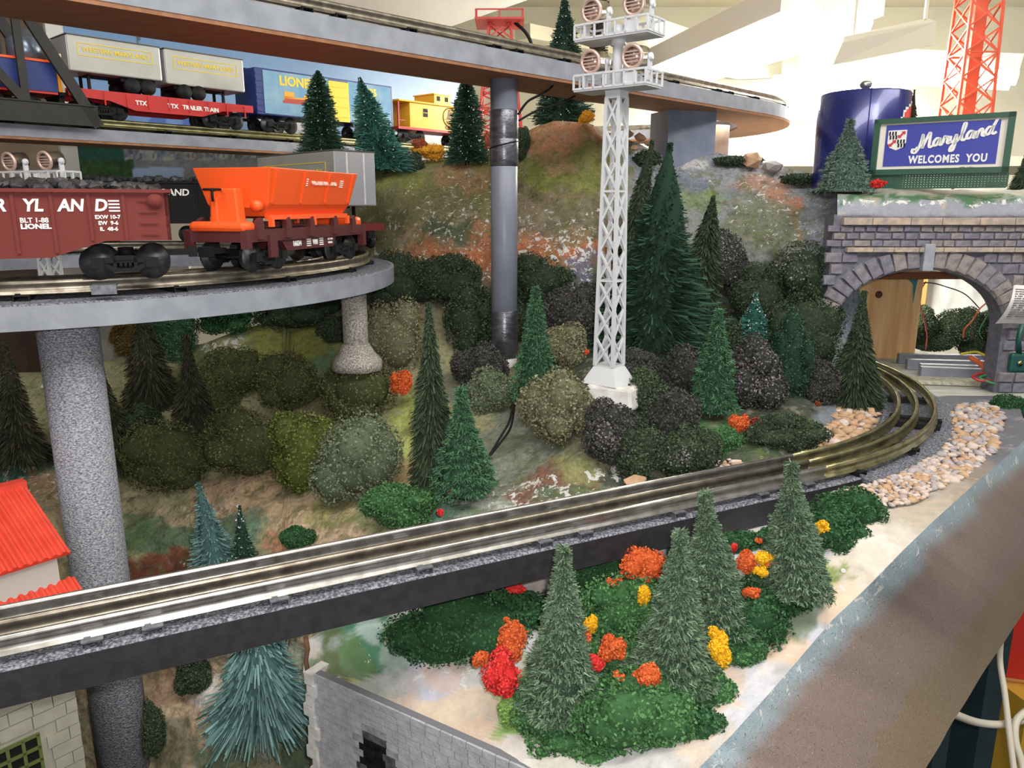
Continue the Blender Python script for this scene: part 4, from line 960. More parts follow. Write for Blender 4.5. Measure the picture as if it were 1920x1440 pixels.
# ---- shrubs of the mountainside: (px, py, w, h, material, label, options)
SHRUBS = [
 (440, 705, 130, 100, 'olive', 'olive shrub highest on the left hill, beside the lone spruce', {}),
 (545, 715, 124, 124, 'olive', 'dark olive round shrub in the upper row of the left hill', {}),
 (676, 728, 156, 122, 'olive', 'dark olive shrub directly below the short speckled post', {}),
 (320, 850, 186, 128, 'olive', 'wide olive shrub lowest on the left beside the thick post', {}),
 (462, 828, 160, 130, 'olive', 'large dark olive shrub in the lower row of the left hill', {}),
 (572, 842, 130, 156, 'olive2', 'bright olive egg-shaped shrub in the lower row', {}),
 (664, 864, 158, 176, 'sage', 'big pale sage round shrub in the lower row', {}),
 (750, 948, 136, 90, 'fern', 'flat dark green shrub touching the track behind the blue-green conifer', {}),
 (400, 745, 110, 90, 'olive', 'olive shrub behind the lone spruce', {}),
 (260, 800, 90, 80, 'dark', 'dark shrub in the shade of the tall spruce', {}),
 (560, 1012, 66, 50, 'forest', 'small green shrub hanging over the back of the black deck', {}),
 (330, 625, 90, 120, 'midgreen', 'green leafy tree under the loop deck between two spruces', dict(cat='tree', name='leafy_tree')),
 (243, 632, 60, 70, 'brownolive', 'olive-brown leafy tree against the white wall', dict(cat='tree', name='leafy_tree')),
 (432, 590, 120, 80, 'forest', 'green leafy tree under the loop deck left of the dark hedge', dict(cat='tree', name='leafy_tree')),
 (560, 590, 170, 76, 'dark', 'dark hedge on the crest under the loop deck', {}),
 (640, 620, 80, 60, 'dark', 'dark shrub behind the short speckled post', {}),
 (752, 535, 140, 110, 'dark', 'dark green shrub below the end of the loop deck', {}),
 (845, 530, 130, 100, 'dark', 'dark green shrub under the orange rock band, left of the pole', {}),
 (742, 640, 116, 150, 'khaki', 'grey-brown shrub right of the short speckled post', dict(dust=(0, -1, .1, .0))),
 (880, 600, 110, 130, 'dark', 'dark green shrub against the left side of the pole', {}),
 (898, 690, 100, 90, 'black', 'blackish shrub at the left foot of the pole', {}),
 (1010, 525, 130, 90, 'dark', 'dark shrub under the orange rock, right of the pole', {}),
 (1068, 590, 120, 130, 'black', 'blackish shrub left of the floodlight tower shaft', {}),
 (1060, 650, 90, 80, 'khaki', 'khaki shrub between slim conifer and floodlight tower', {}),
 (925, 735, 96, 84, 'sage', 'grey-green shrub in front of the foot of the pole', {}),
 (1048, 768, 142, 146, 'khaki', 'big khaki round shrub left of the floodlight tower base', {}),
 (1142, 815, 96, 124, 'black', 'blackish shrub with a grey dusted front below the tower base', dict(dust=(-.2, -1, .0, .12))),
 (1208, 750, 116, 110, 'dark', 'dark green shrub right of the floodlight tower base', {}),
 (1262, 790, 110, 120, 'black', 'blackish shrub right of the tower, above the track', {}),
 (1200, 840, 110, 110, 'dark', 'dark green shrub closest to the track below the tower', {}),
 (1285, 850, 130, 100, 'dark', 'dark shrub with a small grey spot beside the track', dict(dust=(-.3, -1, .2, .05))),
 (1290, 700, 120, 100, 'black', 'blackish shrub under the largest conifer', {}),
 (1190, 690, 110, 70, 'black', 'low blackish shrub behind the tower base', {}),
 (1250, 640, 180, 90, 'deep', 'green shrub under the skirt of the largest conifer', {}),
 (1358, 490, 92, 116, 'black', 'black shrub with a pale grey dusted face on the cliff', dict(dust=(-.4, -1, .5, .22))),
 (1500, 520, 124, 150, 'dark', 'dark green shrub with grey dusting at its top left', dict(dust=(-.7, -.8, .8, .16))),
 (1510, 620, 130, 160, 'dark', 'large dark green shrub left of the tunnel mouth', {}),
 (1430, 560, 120, 120, 'dark', 'dark shrub behind the small teal tree', {}),
 (1412, 705, 132, 150, 'black', 'black bush with a broad grey dusted face above the orange clump', dict(dust=(-.1, -1, .2, .35))),
 (1484, 680, 70, 190, 'deep', 'tall dark green shrub right of the grey dusted bush', {}),
 (1350, 640, 90, 90, 'dark', 'dark shrub behind the green conifer above the orange clump', {}),
 (1540, 720, 80, 100, 'black', 'blackish shrub beside the dark tunnel conifer', {}),
 (1470, 810, 170, 70, 'dark', 'low dark green shrub spreading behind the curved track', {}),
 (1350, 830, 90, 50, 'fern', 'low bright green tuft behind the track', {}),
 (1556, 590, 50, 60, 'forest', 'small green shrub at the cliff edge by the arch', {}),
 (770, 308, 44, 46, 'dark', 'small dark shrub below the leaning teal tree', {}),
 (978, 268, 36, 60, 'dark', 'small dark shrub right of the upper tape band on the pole', {}),
 (1215, 298, 50, 30, 'dark', 'ragged dark shrub below the block pier', dict(lobes=14, lump=1.35, fl=.12)),
 (1380, 301, 90, 18, 'dark', 'flat dark shrub on the ridge right of the block pier', dict(lobes=14, lump=1.35, fl=.12)),
 (1500, 336, 70, 18, 'dark', 'flat dark shrub beside the blue tank', dict(lobes=14, lump=1.35, fl=.12)),
 (1890, 768, 84, 56, 'forest', 'green shrub at the right foot of the tunnel portal', {}),
 (940, 610, 90, 120, 'dark', 'dark shrub hidden behind the pole', {}),
 (360, 1265, 60, 84, 'dark', 'dark shrub below the black deck beside the spreading tree', {}),
 (285, 1370, 40, 110, 'dark', 'dark shrub against the thick post below the deck', {}),
]
for i, (px, py, w, h, m, lab, kw) in enumerate(SHRUBS):
    d = HILL(px, min(py + h * .3, float(low_y(px)))) if px < 1600 else 79
    k = PXCM(d, py)
    if py < 340 and 600 < px: d = HILL(px, max(py + 12, float(crest_y(px)) + 4)) - .6
    elif px < 700 and py < 660: d = HILL(px, max(float(crest_y(px)) + 6, py + 10)) - 1.0
    else: d -= .22 * min(w, h) * k
    shrub(px, py, w * 1.17, h * 1.17, d + .6, m, lab, seed=i, **{'lump': 1.15, 'lobes': 10, **kw})
# ---- autumn clumps of the mountainside
CL = [(752, 712, 44, 70, 'orange', 'bright orange clump leaning on the tall narrow dark spruce'), (803, 284, 72, 36, 'ochre', 'golden clump between the leaning teal tree and the caboose'), (786, 268, 30, 22, 'rust', 'rusty clump just behind the golden one'), (1098, 220, 38, 26, 'ochre', 'golden clump on the ridge behind the floodlight tower'),
 (1540, 670, 24, 44, 'red', 'red clump at the left edge of the tunnel mouth'), (1385, 793, 40, 42, 'orange', 'orange-red clump below the grey dusted bush'), (1416, 790, 22, 16, 'red', 'small red clump right of the orange-red one'), (1551, 727, 10, 10, 'red', 'tiny red tuft under the dark tunnel conifer'), (1534, 757, 12, 10, 'rust', 'tiny rusty tuft above the pebbles'),
 (852, 921, 22, 9, 'red', 'red fleck clump at the foot of the blue-green conifer'), (826, 962, 12, 14, 'red', 'small red tuft beside the track'), (622, 552, 16, 10, 'orange', 'tiny orange tuft behind the short speckled post'), (912, 268, 22, 44, 'rust', 'rust clump beside the pole above the ridge'), (1100, 660, 9, 9, 'orange', 'tiny orange tuft left of the tower shaft')]
for i, (px, py, w, h, m, lab) in enumerate(CL):
    d = HILL(px, min(max(py + h * .3, float(crest_y(px)) + 4), float(low_y(px)))) - (3.2 if py > 500 else 1.0)
    shrub(px, py, w, h, d, m, lab, seed=i + 80, cat='clump', name='foliage_clump', lump=1.3, lobes=9, main=.52, fl=.085, n=400 if w < 30 else 1500)
for i, (px, py, w, h, m, lab, d) in enumerate([(1646, 345, 36, 18, 'red', 'red clump at the left foot of the billboard', 87.5), (1786, 350, 12, 9, 'ochre', 'tiny golden tuft at the foot of the billboard', 87.5), (1866, 346, 44, 12, 'red', 'red clump at the right foot of the billboard', 87.5)]):
    shrub(px, py, w, h, d, m, lab, seed=i + 120, cat='clump', name='foliage_clump', lump=1.3, fl=.08, n=500)
# ---- front slope shrubs and clumps
FS = [(862, 1180, 236, 130, 'forest', 'large dark green shrub at the left of the front slope'), (800, 1196, 106, 96, 'forest', 'dark green shrub at the far left end of the front slope'), (970, 1150, 110, 90, 'forest', 'dark green shrub behind the leftmost pale conifer'),
 (1130, 1082, 130, 100, 'forest', 'dark green shrub under the deck between two pale conifers'), (1180, 1150, 170, 120, 'fern', 'green shrub behind the yellow and orange clumps'), (1070, 1330, 190, 120, 'fern', 'green shrub wrapped round the foot of the leftmost pale conifer'), (1190, 1335, 210, 140, 'fern', 'large green shrub at the bottom of the front slope'),
 (1300, 1300, 130, 110, 'fern', 'green shrub right of the large bottom shrub'), (1060, 1395, 120, 56, 'fern', 'low green shrub at the lower edge of the slope'), (1130, 1408, 110, 50, 'fern', 'small green shrub lowest in the picture'), (1326, 1372, 62, 76, 'forest', 'small dark green shrub nearest the ridge at the bottom'),
 (1390, 1190, 150, 120, 'forest', 'dark green shrub right of the yellow clump'), (1440, 1125, 160, 100, 'forest', 'dark green shrub below the rightmost pale conifer'), (1400, 1228, 70, 74, 'fern', 'small green shrub hugging the ridge'), (1590, 960, 106, 82, 'forest', 'green shrub at the right end of the black deck'), (1560, 1000, 110, 70, 'forest', 'green shrub right of the rightmost pale conifer'),
 (1612, 1036, 30, 22, 'forest', 'tiny green tuft below the shrub at the deck end'), (1512, 1140, 28, 36, 'forest', 'tiny green shrub alone on the bare plaster'), (1376, 1022, 84, 50, 'forest', 'green shrub behind the orange clump beside the deck'), (1280, 1090, 90, 90, 'forest', 'green shrub between the two middle pale conifers'), (1450, 1010, 70, 50, 'forest', 'green shrub hidden behind the rightmost pale conifer'), (1250, 1215, 170, 110, 'fern', 'green shrub at the foot of the middle pale conifer'), (1130, 1240, 120, 90, 'fern', 'green shrub under the orange and red clumps'), (1320, 1235, 110, 90, 'fern', 'green shrub left of the large yellow clump'), (1160, 1290, 150, 80, 'fern', 'green shrub between the leftmost conifer and the bottom shrubs'), (1340, 1130, 120, 80, 'forest', 'dark green shrub at the foot of the third conifer'), (1250, 1365, 130, 90, 'fern', 'green shrub in the lower right of the bottom group'), (1450, 1186, 14, 12, 'forest', 'speck of green foliage on the bare ridge')]
for i, (px, py, w, h, m, lab) in enumerate(FS):
    d = FRONT(px, py + h * .2); d -= .16 * min(w, h) * PXCM(d, py)
    shrub(px, py, w * 1.3, h * 1.3, d + .9, m, lab, seed=i + 200, deep=.75, fl=.09, lump=1.3, lobes=12)
FCL = [(962, 1206, 50, 74, 'orange', 'orange clump behind the red one, left of the leftmost pale conifer'), (940, 1262, 60, 86, 'red', 'tall red clump left of the leftmost pale conifer'), (902, 1237, 30, 30, 'orange', 'small orange clump left of the tall red one'), (1106, 1168, 25, 38, 'yellow', 'yellow clump right of the leftmost pale conifer'), (1097, 1192, 28, 24, 'orange', 'orange clump under that yellow clump'),
 (1148, 1220, 46, 60, 'orange', 'orange clump between the two leftmost pale conifers'), (1112, 1245, 36, 34, 'red', 'red clump beside the orange clump between conifers'), (1160, 1269, 20, 18, 'orange', 'tiny orange clump below the red one'), (1210, 1266, 50, 50, 'orange', 'orange clump with a yellow speck at the foot of the middle conifer'), (1216, 1263, 13, 14, 'yellow', 'yellow speck in the orange clump'),
 (1205, 1062, 76, 70, 'orange', 'biggest orange clump below the black deck'), (1152, 1095, 28, 26, 'orange', 'small orange clump left of the biggest'), (1207, 1118, 24, 40, 'yellow', 'yellow clump below the biggest orange clump'), (1400, 1060, 32, 56, 'orange', 'orange clump between the two right pale conifers'), (1376, 1026, 13, 16, 'red', 'tiny red tuft beside the third conifer'),
 (1436, 1050, 40, 34, 'yellow', 'yellow clump beside the rightmost pale conifer'), (1426, 1072, 24, 22, 'yellow', 'lower yellow clump beside the rightmost pale conifer'), (1446, 1056, 22, 12, 'orange', 'orange fleck inside the yellow clumps'), (1410, 1112, 32, 20, 'orange', 'small orange clump below the orange and yellow pair'), (1352, 1216, 42, 62, 'yellow', 'large yellow clump right of the middle conifer'), (1338, 1186, 18, 26, 'yellow', 'small yellow clump on top of the large yellow one'),
 (1540, 988, 28, 22, 'yellow', 'yellow clump right of the rightmost pale conifer'), (967, 1103, 34, 16, 'red', 'red clump tucked under the black deck'), (1422, 1014, 14, 8, 'orange', 'tiny orange tuft behind the rightmost conifer'), (950, 1162, 9, 10, 'orange', 'orange speck on the large dark green shrub'), (1186, 1048, 40, 14, 'orange', 'orange edge clump against the fascia')]
for i, (px, py, w, h, m, lab) in enumerate(FCL):
    d = FRONT(px, py + h * .2) - 2.8
    shrub(px, py, w * 1.18, h * 1.18, d, m, lab, seed=i + 300, cat='clump', name='foliage_clump', lump=1.3, lobes=9, main=.5, fl=.07, n=int(np.clip(w * h * .9, 250, 2600)))
sh = shrub(958, 1338, 62, 74, FRONT(958, 1350) - .6, 'lime', 'light green moss patch left of the bottom shrubs', seed=400, deep=.35, name='moss_patch')
# ------------------------------------------------------------------ rolling stock
M_MAROON = mat('maroon_plastic', (112, 52, 47), None, rough=.75, spec=.2)
M_DKMAR = mat('dark_maroon_plastic', (84, 40, 42), None, rough=.35)
M_ORANGE = mat('orange_plastic', (240, 92, 36), None, rough=.4)
M_WHEEL = mat('blackened_wheel', (78, 78, 80), (44, 44, 46), 1.5, .4, .6)
M_TRUCK = mat('black_truck_frame', (24, 24, 25), None, rough=.7, spec=.2)
M_SILVER = mat('silver_trailer_skin', (178, 178, 172), (168, 168, 160), .3, .35, .35)
M_SILVER2 = mat('bright_trailer_end', (206, 206, 210), None, rough=.25, metal=.5)
M_RED = mat('red_flatcar', (182, 36, 36), None, rough=.45)
M_YEL = mat('yellow_lettering', (224, 196, 40), None, rough=.5)
M_YCAB = mat('yellow_caboose', (238, 178, 22), None, rough=.45)
M_NAVY = mat('navy_plastic', (30, 48, 112), None, rough=.4)
M_CABRED = mat('caboose_red', (178, 40, 44), None, rough=.5)
_wm = {}
def wheel_mesh():
    if 'w' not in _wm:
        M = Matrix.Rotation(math.pi / 2, 3, 'X')
        _wm['w'] = MB().lathe([(.2, -.34), (.3, -.3), (.55, -.22), (.82, -.3), (.95, -.3), (.98, .06), (1.14, .1), (1.14, .2), (.3, .22), (.2, .3)], 24, M=M).mesh('wheel', M_WHEEL)
        _wm['a'] = MB().cyl((0, -1.5, 0), (0, 1.5, 0), .16, 8).mesh('axle', M_TRUCK)
    return _wm
def truck(parent, x, wb=3.7, simple=False, rz=0.0):
    """four-wheel truck: side frames with springs and journal boxes, wheels as sub-parts"""
    w = wheel_mesh(); mb = MB()
    for s in (-1, 1):
        y = s * 2.15
        mb.bar((-wb / 2 - .1, y, 1.15), (wb / 2 + .1, y, 1.15), .3, .34)
        mb.bar((-wb / 2, y, 1.1), (-.7, y, .55), .26, .3); mb.bar((wb / 2, y, 1.1), (.7, y, .55), .26, .3); mb.bar((-.8, y, .5), (.8, y, .5), .28, .26)
        for sx in (-1, 1):
            mb.box((sx * wb / 2, y - s * -.08, .98), (.75, .45, .62)); mb.box((sx * .62, y, .95), (.22, .3, .8))
        for k in (-.28, 0, .28): mb.cyl((k, y + s * .02, .62), (k, y + s * .02, 1.05), .13, 6)
        mb.box((0, y + s * .08, 1.32), (1.1, .3, .3))
    mb.box((0, 0, 1.25), (1.4, 4.4, .35)); mb.cyl((0, 0, 1.3), (0, 0, 1.9), .5, 10)
    t = mb.build('truck', M_TRUCK, parent, (x, 0, 0), rz)
    for sx in (-1, 1):
        link_mesh('axle', w['a'], None, t, (sx * wb / 2, 0, .98))
        for sy in (-1, 1):
            link_mesh('wheel', w['w'], None, t, (sx * wb / 2, sy * 1.62, .98), 0 if sy < 0 else math.pi)
    return t
def coupler(parent, x):
    s = 1 if x > 0 else -1
    MB().box((x + s * .3, 0, 1.5), (1.6, .5, .4)).box((x + s * 1.3, .15, 1.5), (.6, .9, .7)).build('coupler', M_TRUCK, parent)
def car(name, label, path_pt, rz, z):
    return thing(name, label, 'train car', (path_pt[0], path_pt[1], z), rz)
def loop_pt(th): return (BX + BR * math.cos(math.radians(th)), BY + BR * math.sin(math.radians(th))), math.radians(th + 90)

# ---- red-brown gondola with a load of coal
pt, a = loop_pt(-66.5)
g = car('gondola_car', 'red-brown gondola car loaded with dark coal, on the loop deck', pt, a, ZB)
GL, GW, ZT = 20.0, 5.6, 5.75
prof = [(-GL / 2, 2.4), (-4.5, 2.4), (-2.5, 1.4), (2.5, 1.4), (4.5, 2.4), (GL / 2, 2.4), (GL / 2, ZT), (-GL / 2, ZT)]
prof = [(-GL / 2, 2.45), (-7.0, 2.45), (-3.5, 1.45), (2.8, 1.45), (6.0, 2.45), (GL / 2, 2.45), (GL / 2, ZT), (-GL / 2, ZT)]
mb = MB().prism(prof, -GW / 2, -GW / 2 + .25).prism(prof, GW / 2 - .25, GW / 2)
mb.box((-GL / 2 + .12, 0, 4.1), (.24, GW, 3.3)).box((GL / 2 - .12, 0, 4.1), (.24, GW, 3.3)).box((0, 0, 2.6), (GL, GW - .3, .3))
body = mb.build('body', M_MAROON, g)
mb = MB()
for s in (-1, 1):
    mb.box((0, s * (GW / 2 + .04), ZT - .1), (GL + .2, .5, .22))
for s in (-1, 1): mb.box((s * GL / 2, 0, ZT - .1), (.5, GW + .3, .22))
mb.build('rim', M_MAROON, g)
for x in (-7.4, -5.2, -3.1, -1.0, 1.1, 3.2, 5.3, 7.3):
    MB().box((x, -GW / 2 - .05, 3.7 if abs(x) < 3.3 else 4.05), (.2, .14, 3.9 if abs(x) < 3.3 else 3.1)).build('rib', M_MAROON, g)
mb = MB()
for k in range(4): mb.bar((8.2, -GW / 2 - .14, 2.9 + k * .72), (9.3, -GW / 2 - .14, 2.9 + k * .72), .07)
mb.build('grab_irons', M_MAROON, g)
MB().lathe([(.5, 0), (.5, .1)], 16, (9.2, -GW / 2 - .12, 5.0), Matrix.Rotation(math.pi / 2, 3, 'X')).build('brake_wheel', M_MAROON, g)
truck(g, 7.0, 3.3); truck(g, -7.0, 3.3); coupler(g, GL / 2)
for (s, x) in (('M', -2.05), ('AR', .05), ('YL', 2.15), ('AN', 4.25), ('D', 5.95)):
    text(s, 1.05, M_WHITE, g, (x, -GW / 2 - .03, 4.7), bold=.035, shear=.18, sx=.95)
mb = MB()
for k in range(4): mb.box((6.75, -GW / 2 - .03, 4.38 + k * .21), (.65, .04, .1))
mb.build('stripe_emblem', M_WHITE, g)
text('BLT 1-88', .42, M_WHITE, g, (2.15, -GW / 2 - .03, 3.8), bold=.012, sx=1.0); text('LIONEL', .42, M_WHITE, g, (2.2, -GW / 2 - .03, 3.42), bold=.02, sx=1.2)
for k, s in enumerate(('EXW 10-7', 'EW  9-6', 'IL  48-6')): text(s, .34, M_WHITE, g, (6.3, -GW / 2 - .03, 3.98 - k * .38), bold=.012, sx=1.0)
# coal load: lumps
rnd = random.Random(11); mb = MB()
M_COAL = mat('grey_black_coal', (62, 60, 62), (28, 28, 30), 1.2, .55, bump=.8)
def lump(mb, c, r, rnd, sq=.8):
    ico = [Vector(v) for v in ((0, 0, 1), (.89, 0, .45), (.28, .85, .45), (-.72, .53, .45), (-.72, -.53, .45), (.28, -.85, .45), (.72, .53, -.45), (-.28, .85, -.45), (-.89, 0, -.45), (-.28, -.85, -.45), (.72, -.53, -.45), (0, 0, -1))]
    f = [(0, 1, 2), (0, 2, 3), (0, 3, 4), (0, 4, 5), (0, 5, 1), (1, 6, 2), (2, 7, 3), (3, 8, 4), (4, 9, 5), (5, 10, 1), (6, 7, 2), (7, 8, 3), (8, 9, 4), (9, 10, 5), (10, 6, 1), (11, 7, 6), (11, 8, 7), (11, 9, 8), (11, 10, 9), (11, 6, 10)]
    R = Matrix.Rotation(rnd.uniform(0, 6), 3, Vector((rnd.random(), rnd.random(), rnd.random() + .1)).normalized())
    mb.add([Vector(c) + Vector((q.x, q.y, q.z * sq)) * r * rnd.uniform(.75, 1.2) for q in (R @ v for v in ico)], f)
for k in range(230):
    x, y = rnd.uniform(-9.4, 9.4), rnd.uniform(-2.4, 2.4)
    lump(mb, (x, y, 5.4 + .75 * (1 - (y / 3) ** 2) * (1 - (x / 11) ** 4)), rnd.uniform(.35, .62), rnd)
mb.box((0, 0, 5.1), (19.4, 5.0, 1.0))
o = mb.build('coal_load', M_COAL, g); o['kind'] = 'stuff'

# ---- orange dump car
pt, a = loop_pt(-24.3)
c = car('dump_car', 'orange dump car with dark red underframe at the end of the loop deck', pt, a + math.radians(8), ZB)
FL = 17.8
MB().box((0, 0, 2.55), (FL, 5.0, .9)).prism([(-4.4, 2.2), (4.4, 2.2), (3.6, 1.25), (-3.6, 1.25)], -2.3, 2.3).build('underframe', M_DKMAR, c)
for s in (-1, 1):
    for x in (-7.4, -3.7, -.2, 3.7, 7.0):
        MB().prism([(x - .4, 2.3), (x + .4, 2.3), (x + .3, 3.4), (x + .1, 3.85), (x - .4, 3.6)], s * 2.3, s * 2.7).build('side_bracket', M_DKMAR, c)
    MB().box((-9.0, s * 2.4, 2.3), (.55, .6, 1.3)).build('step', M_DKMAR, c); MB().box((8.9, s * 2.4, 2.0), (.55, .6, 1.8)).build('step', M_DKMAR, c); MB().box((-6.0, s * 2.6, 1.75), (1.0, .25, 1.7)).build('step', M_DKMAR, c)
L0, L1, w0, w1, zt0, zt1 = 12.0, 13.6, 4.0, 6.7, 3.9, 7.45
def ring(L, w, z): return [(-L / 2, -w / 2, z), (L / 2, -w / 2, z), (L / 2, w / 2, z), (-L / 2, w / 2, z)]
vv = ring(L0, w0, zt0) + ring(L0 + .6, w1 - 1.4, zt0 + .9) + ring(L1, w1, zt1) + ring(L1 - .5, w1 - .5, zt1) + ring(L0, w0, zt0 + .9)
ff = [(0, 3, 2, 1)]
for r in range(4):
    for k in range(4): ff.append((r * 4 + k, r * 4 + (k + 1) % 4, r * 4 + 4 + (k + 1) % 4, r * 4 + 4 + k))
ff.append((16, 17, 18, 19))
tub = MB().add(vv, ff).build('tub', M_ORANGE, c, bevel=.06)
def tub_y(z): return w1 / 2 - .7 + (z - zt0 - .9) / (zt1 - zt0 - .9) * .7
for s in (-1, 1):
    for x in (-5.9, -1.9, 1.9, 5.9):
        MB().bar((x, s * (tub_y(4.9) + .06), 4.9), (x, s * (tub_y(7.3) + .06), 7.3), .26, .16, up=(0, 1, 0)).build('tub_rib', M_ORANGE, c)
    MB().box((0, s * 2.3, 3.85), (12, .5, .35)).build('tub_hinge', M_ORANGE, c)
    for x in (-5.9, .2, 5.9): MB().box((x, s * 2.55, 3.5), (.4, .3, .7)).build('hinge_lug', M_ORANGE, c)
MB().cyl((-7.1, -2.0, 4.7), (-6.4, -2.0, 4.7), .42, 12).box((-6.7, -1.1, 4.75), (.5, 2.0, .4)).build('tipping_arm', M_ORANGE, c)
MB().box((-8.35, 0, 3.2), (1.5, 4.8, .75)).build('end_beam', M_ORANGE, c, bevel=.3)
MB().box((8.5, 0, 3.25), (1.2, 4.8, .9)).build('end_beam', M_ORANGE, c, bevel=.3)
MB().box((-7.7, -.1, 4.6), (1.0, 2.5, 2.7), taper=.86).box((-8.25, .5, 4.3), (.45, .6, 2.0)).build('brake_stand', M_ORANGE, c, bevel=.12)
bw = MB(); ringp = [Vector((-8.7 + .6 * math.sin(t_), .35 + .6 * math.cos(t_), 5.85)) for t_ in np.linspace(0, 2 * math.pi, 15)[:-1]]
bw.tube(ringp, .08, 6, closed=True)
for k in range(4): bw.bar((-8.7, .35, 5.75), ringp[int(k * 3.5)], .07)
bw.cyl((-8.7, .35, 5.0), (-8.7, .35, 5.8), .09, 6).build('brake_wheel', M_BLACK, c)
MB().cyl((-4.2, -1.2, 1.2), (-1.5, -1.2, 1.2), .5, 12).build('air_tank', M_STEEL, c)
truck(c, 5.9, 3.4); truck(c, -5.9, 3.4); coupler(c, -FL / 2)
tilt = math.atan2(.7, zt1 - zt0 - .9)
sy = -(tub_y(6.5) + .05)
text('WESTERN MARYLAND', .55, mat('pale_print', (246, 214, 200), None), c, (1.2, sy, 6.5), rot=(-tilt, 0, 0), bold=.012, sx=.72)
mb = MB()
for x0 in (-2.2, 3.5):
    for k in range(4): mb.box((x0 + .55, sy + (k - 1.5) * -.045, 6.26 + k * .16), (.55, .05, .08))
mb.build('stripe_emblem', M_WHITE, c)
text('16634', .56, M_WHITE, c, (-2.2, -2.34, 1.74), bold=.02, sx=.9); text('WM', .56, M_WHITE, c, (.6, -2.34, 1.74), bold=.03, sx=.75)
mb = MB()
for x0 in (-.4, 1.6):
    for k in range(4): mb.box((x0, -2.34, 1.5 + k * .17), (.6, .06, .09))
mb.build('stripe_emblem', M_WHITE, c)
text('BLT 9-94', .22, M_WHITE, c, (3.1, -2.34, 1.9), bold=.01); text('LIONEL', .22, M_WHITE, c, (3.1, -2.34, 1.6), bold=.01)

# ---- trailers
def trailer(parent, x0, x1, z0, z1, side, word, w=5.2, letters=True):
    L = x1 - x0; xm = (x0 + x1) / 2
    MB().box((xm, 0, (z0 + z1) / 2), (L, w, z1 - z0)).build('trailer_body', M_SILVER, parent, bevel=.15)
    MB().box((xm, 0, z1 + .04), (L + .1, w + .1, .1)).build('trailer_roof', mat('dark_roof_edge', (96, 96, 98), None, rough=.5), parent)
    for xe in (x0 - .02, x1 + .02):
        MB().box((xe, 0, (z0 + z1) / 2), (.08, w - .3, z1 - z0 - .3)).build('trailer_end', M_SILVER2, parent)
    s = side; rot = 0 if s < 0 else math.pi
    zc = z0 + (z1 - z0) * .63; hh = (z1 - z0) * .17
    mb = MB()
    for dz in (-hh, hh): mb.box((xm, s * (w / 2 + .02), zc + dz), (L * .8, .04, .09))
    for dx in (-L * .4, L * .4): mb.box((xm + dx, s * (w / 2 + .02), zc), (.09, .04, hh * 2))
    mb.build('lettering_frame', M_YEL, parent)
    me = text_mesh(word, .8, bold=.015); me.transform(Matrix.Diagonal((L * .72 / max(.1, me_width(me)), 1, 1, 1)))
    link_mesh('lettering', me, M_YEL, parent, (xm, s * (w / 2 + .03), zc), rot)
def me_width(me):
    xs_ = [v.co.x for v in me.vertices]; return (max(xs_) - min(xs_)) / S
def trailer_gear(parent, xw, xl, zdeck, z0, w=5.2):
    mb = MB()
    for x in (xw - .95, xw + .95):
        for y in (-w / 2 + .5, w / 2 - .5): mb.cyl((x, y - .4, zdeck + .95), (x, y + .4, zdeck + .95), .92, 18)
    mb.box((xw, 0, z0 - .25), (4.2, w - 1.4, .45)).bar((xl, -1.2, z0), (xl, -1.2, zdeck + .1), .3).bar((xl, 1.2, z0), (xl, 1.2, zdeck + .1), .3).box(((xw + xl) / 2, 0, z0 - .1), (abs(xl - xw), 1.4, .2))
    mb.build('trailer_wheels', M_BLACK, parent)
pt, a = loop_pt(44)
f = car('trailer_flat_car', 'silver trailer on a flat car behind the orange dump car', pt, a, ZB)
MB().box((0, 0, 2.3), (22, 5.4, .8)).build('flat_deck', mat('dark_red_deck', (110, 34, 34), None, rough=.5), f)
trailer(f, -9.6, 8.5, 4.6, 10.6, 1, 'WESTERN MARYLAND', 5.4); trailer_gear(f, 5, -7, 2.7, 4.6); truck(f, 7.5); truck(f, -7.5); coupler(f, -11)
mb = MB()
for k in (-1.1, 1.1): mb.box((-9.7, k, 7.6), (.12, .14, 5.6))
mb.build('door_post', M_WHITE, f)
# ---- black hopper with white lettering
pt, a = loop_pt(98)
h = car('hopper_car', 'black hopper car with white lettering at the back of the loop', pt, a, ZB)
M_HOP = mat('black_hopper', (30, 29, 30), None, rough=.8, spec=.2)
mb = MB().prism([(-10.5, 2.4), (10.5, 2.4), (10.5, 7.6), (-10.5, 7.6)], -2.9, 2.9)
mb.build('body', M_HOP, h)
mb = MB()
for x in (-10.4, -7, -3.5, 0, 3.5, 7, 10.4): mb.box((x, 2.95, 5), (.25, .16, 5.1))
mb.box((0, 0, 7.6), (21.3, 6.1, .25)).build('ribs', M_HOP, h)
text('WESTERN MARYLAND', 1.15, M_WHITE, h, (0, 2.99, 6.3), math.pi, bold=.03, shear=.12, sx=1.05)
mb = MB(); rnd = random.Random(5)
for k in range(90): lump(mb, (rnd.uniform(-9.6, 9.6), rnd.uniform(-2.4, 2.4), 7.9), rnd.uniform(.4, .8), rnd)
o = mb.build('coal_load', M_COAL, h); o['kind'] = 'stuff'
truck(h, 7); truck(h, -7); coupler(h, -10.5)

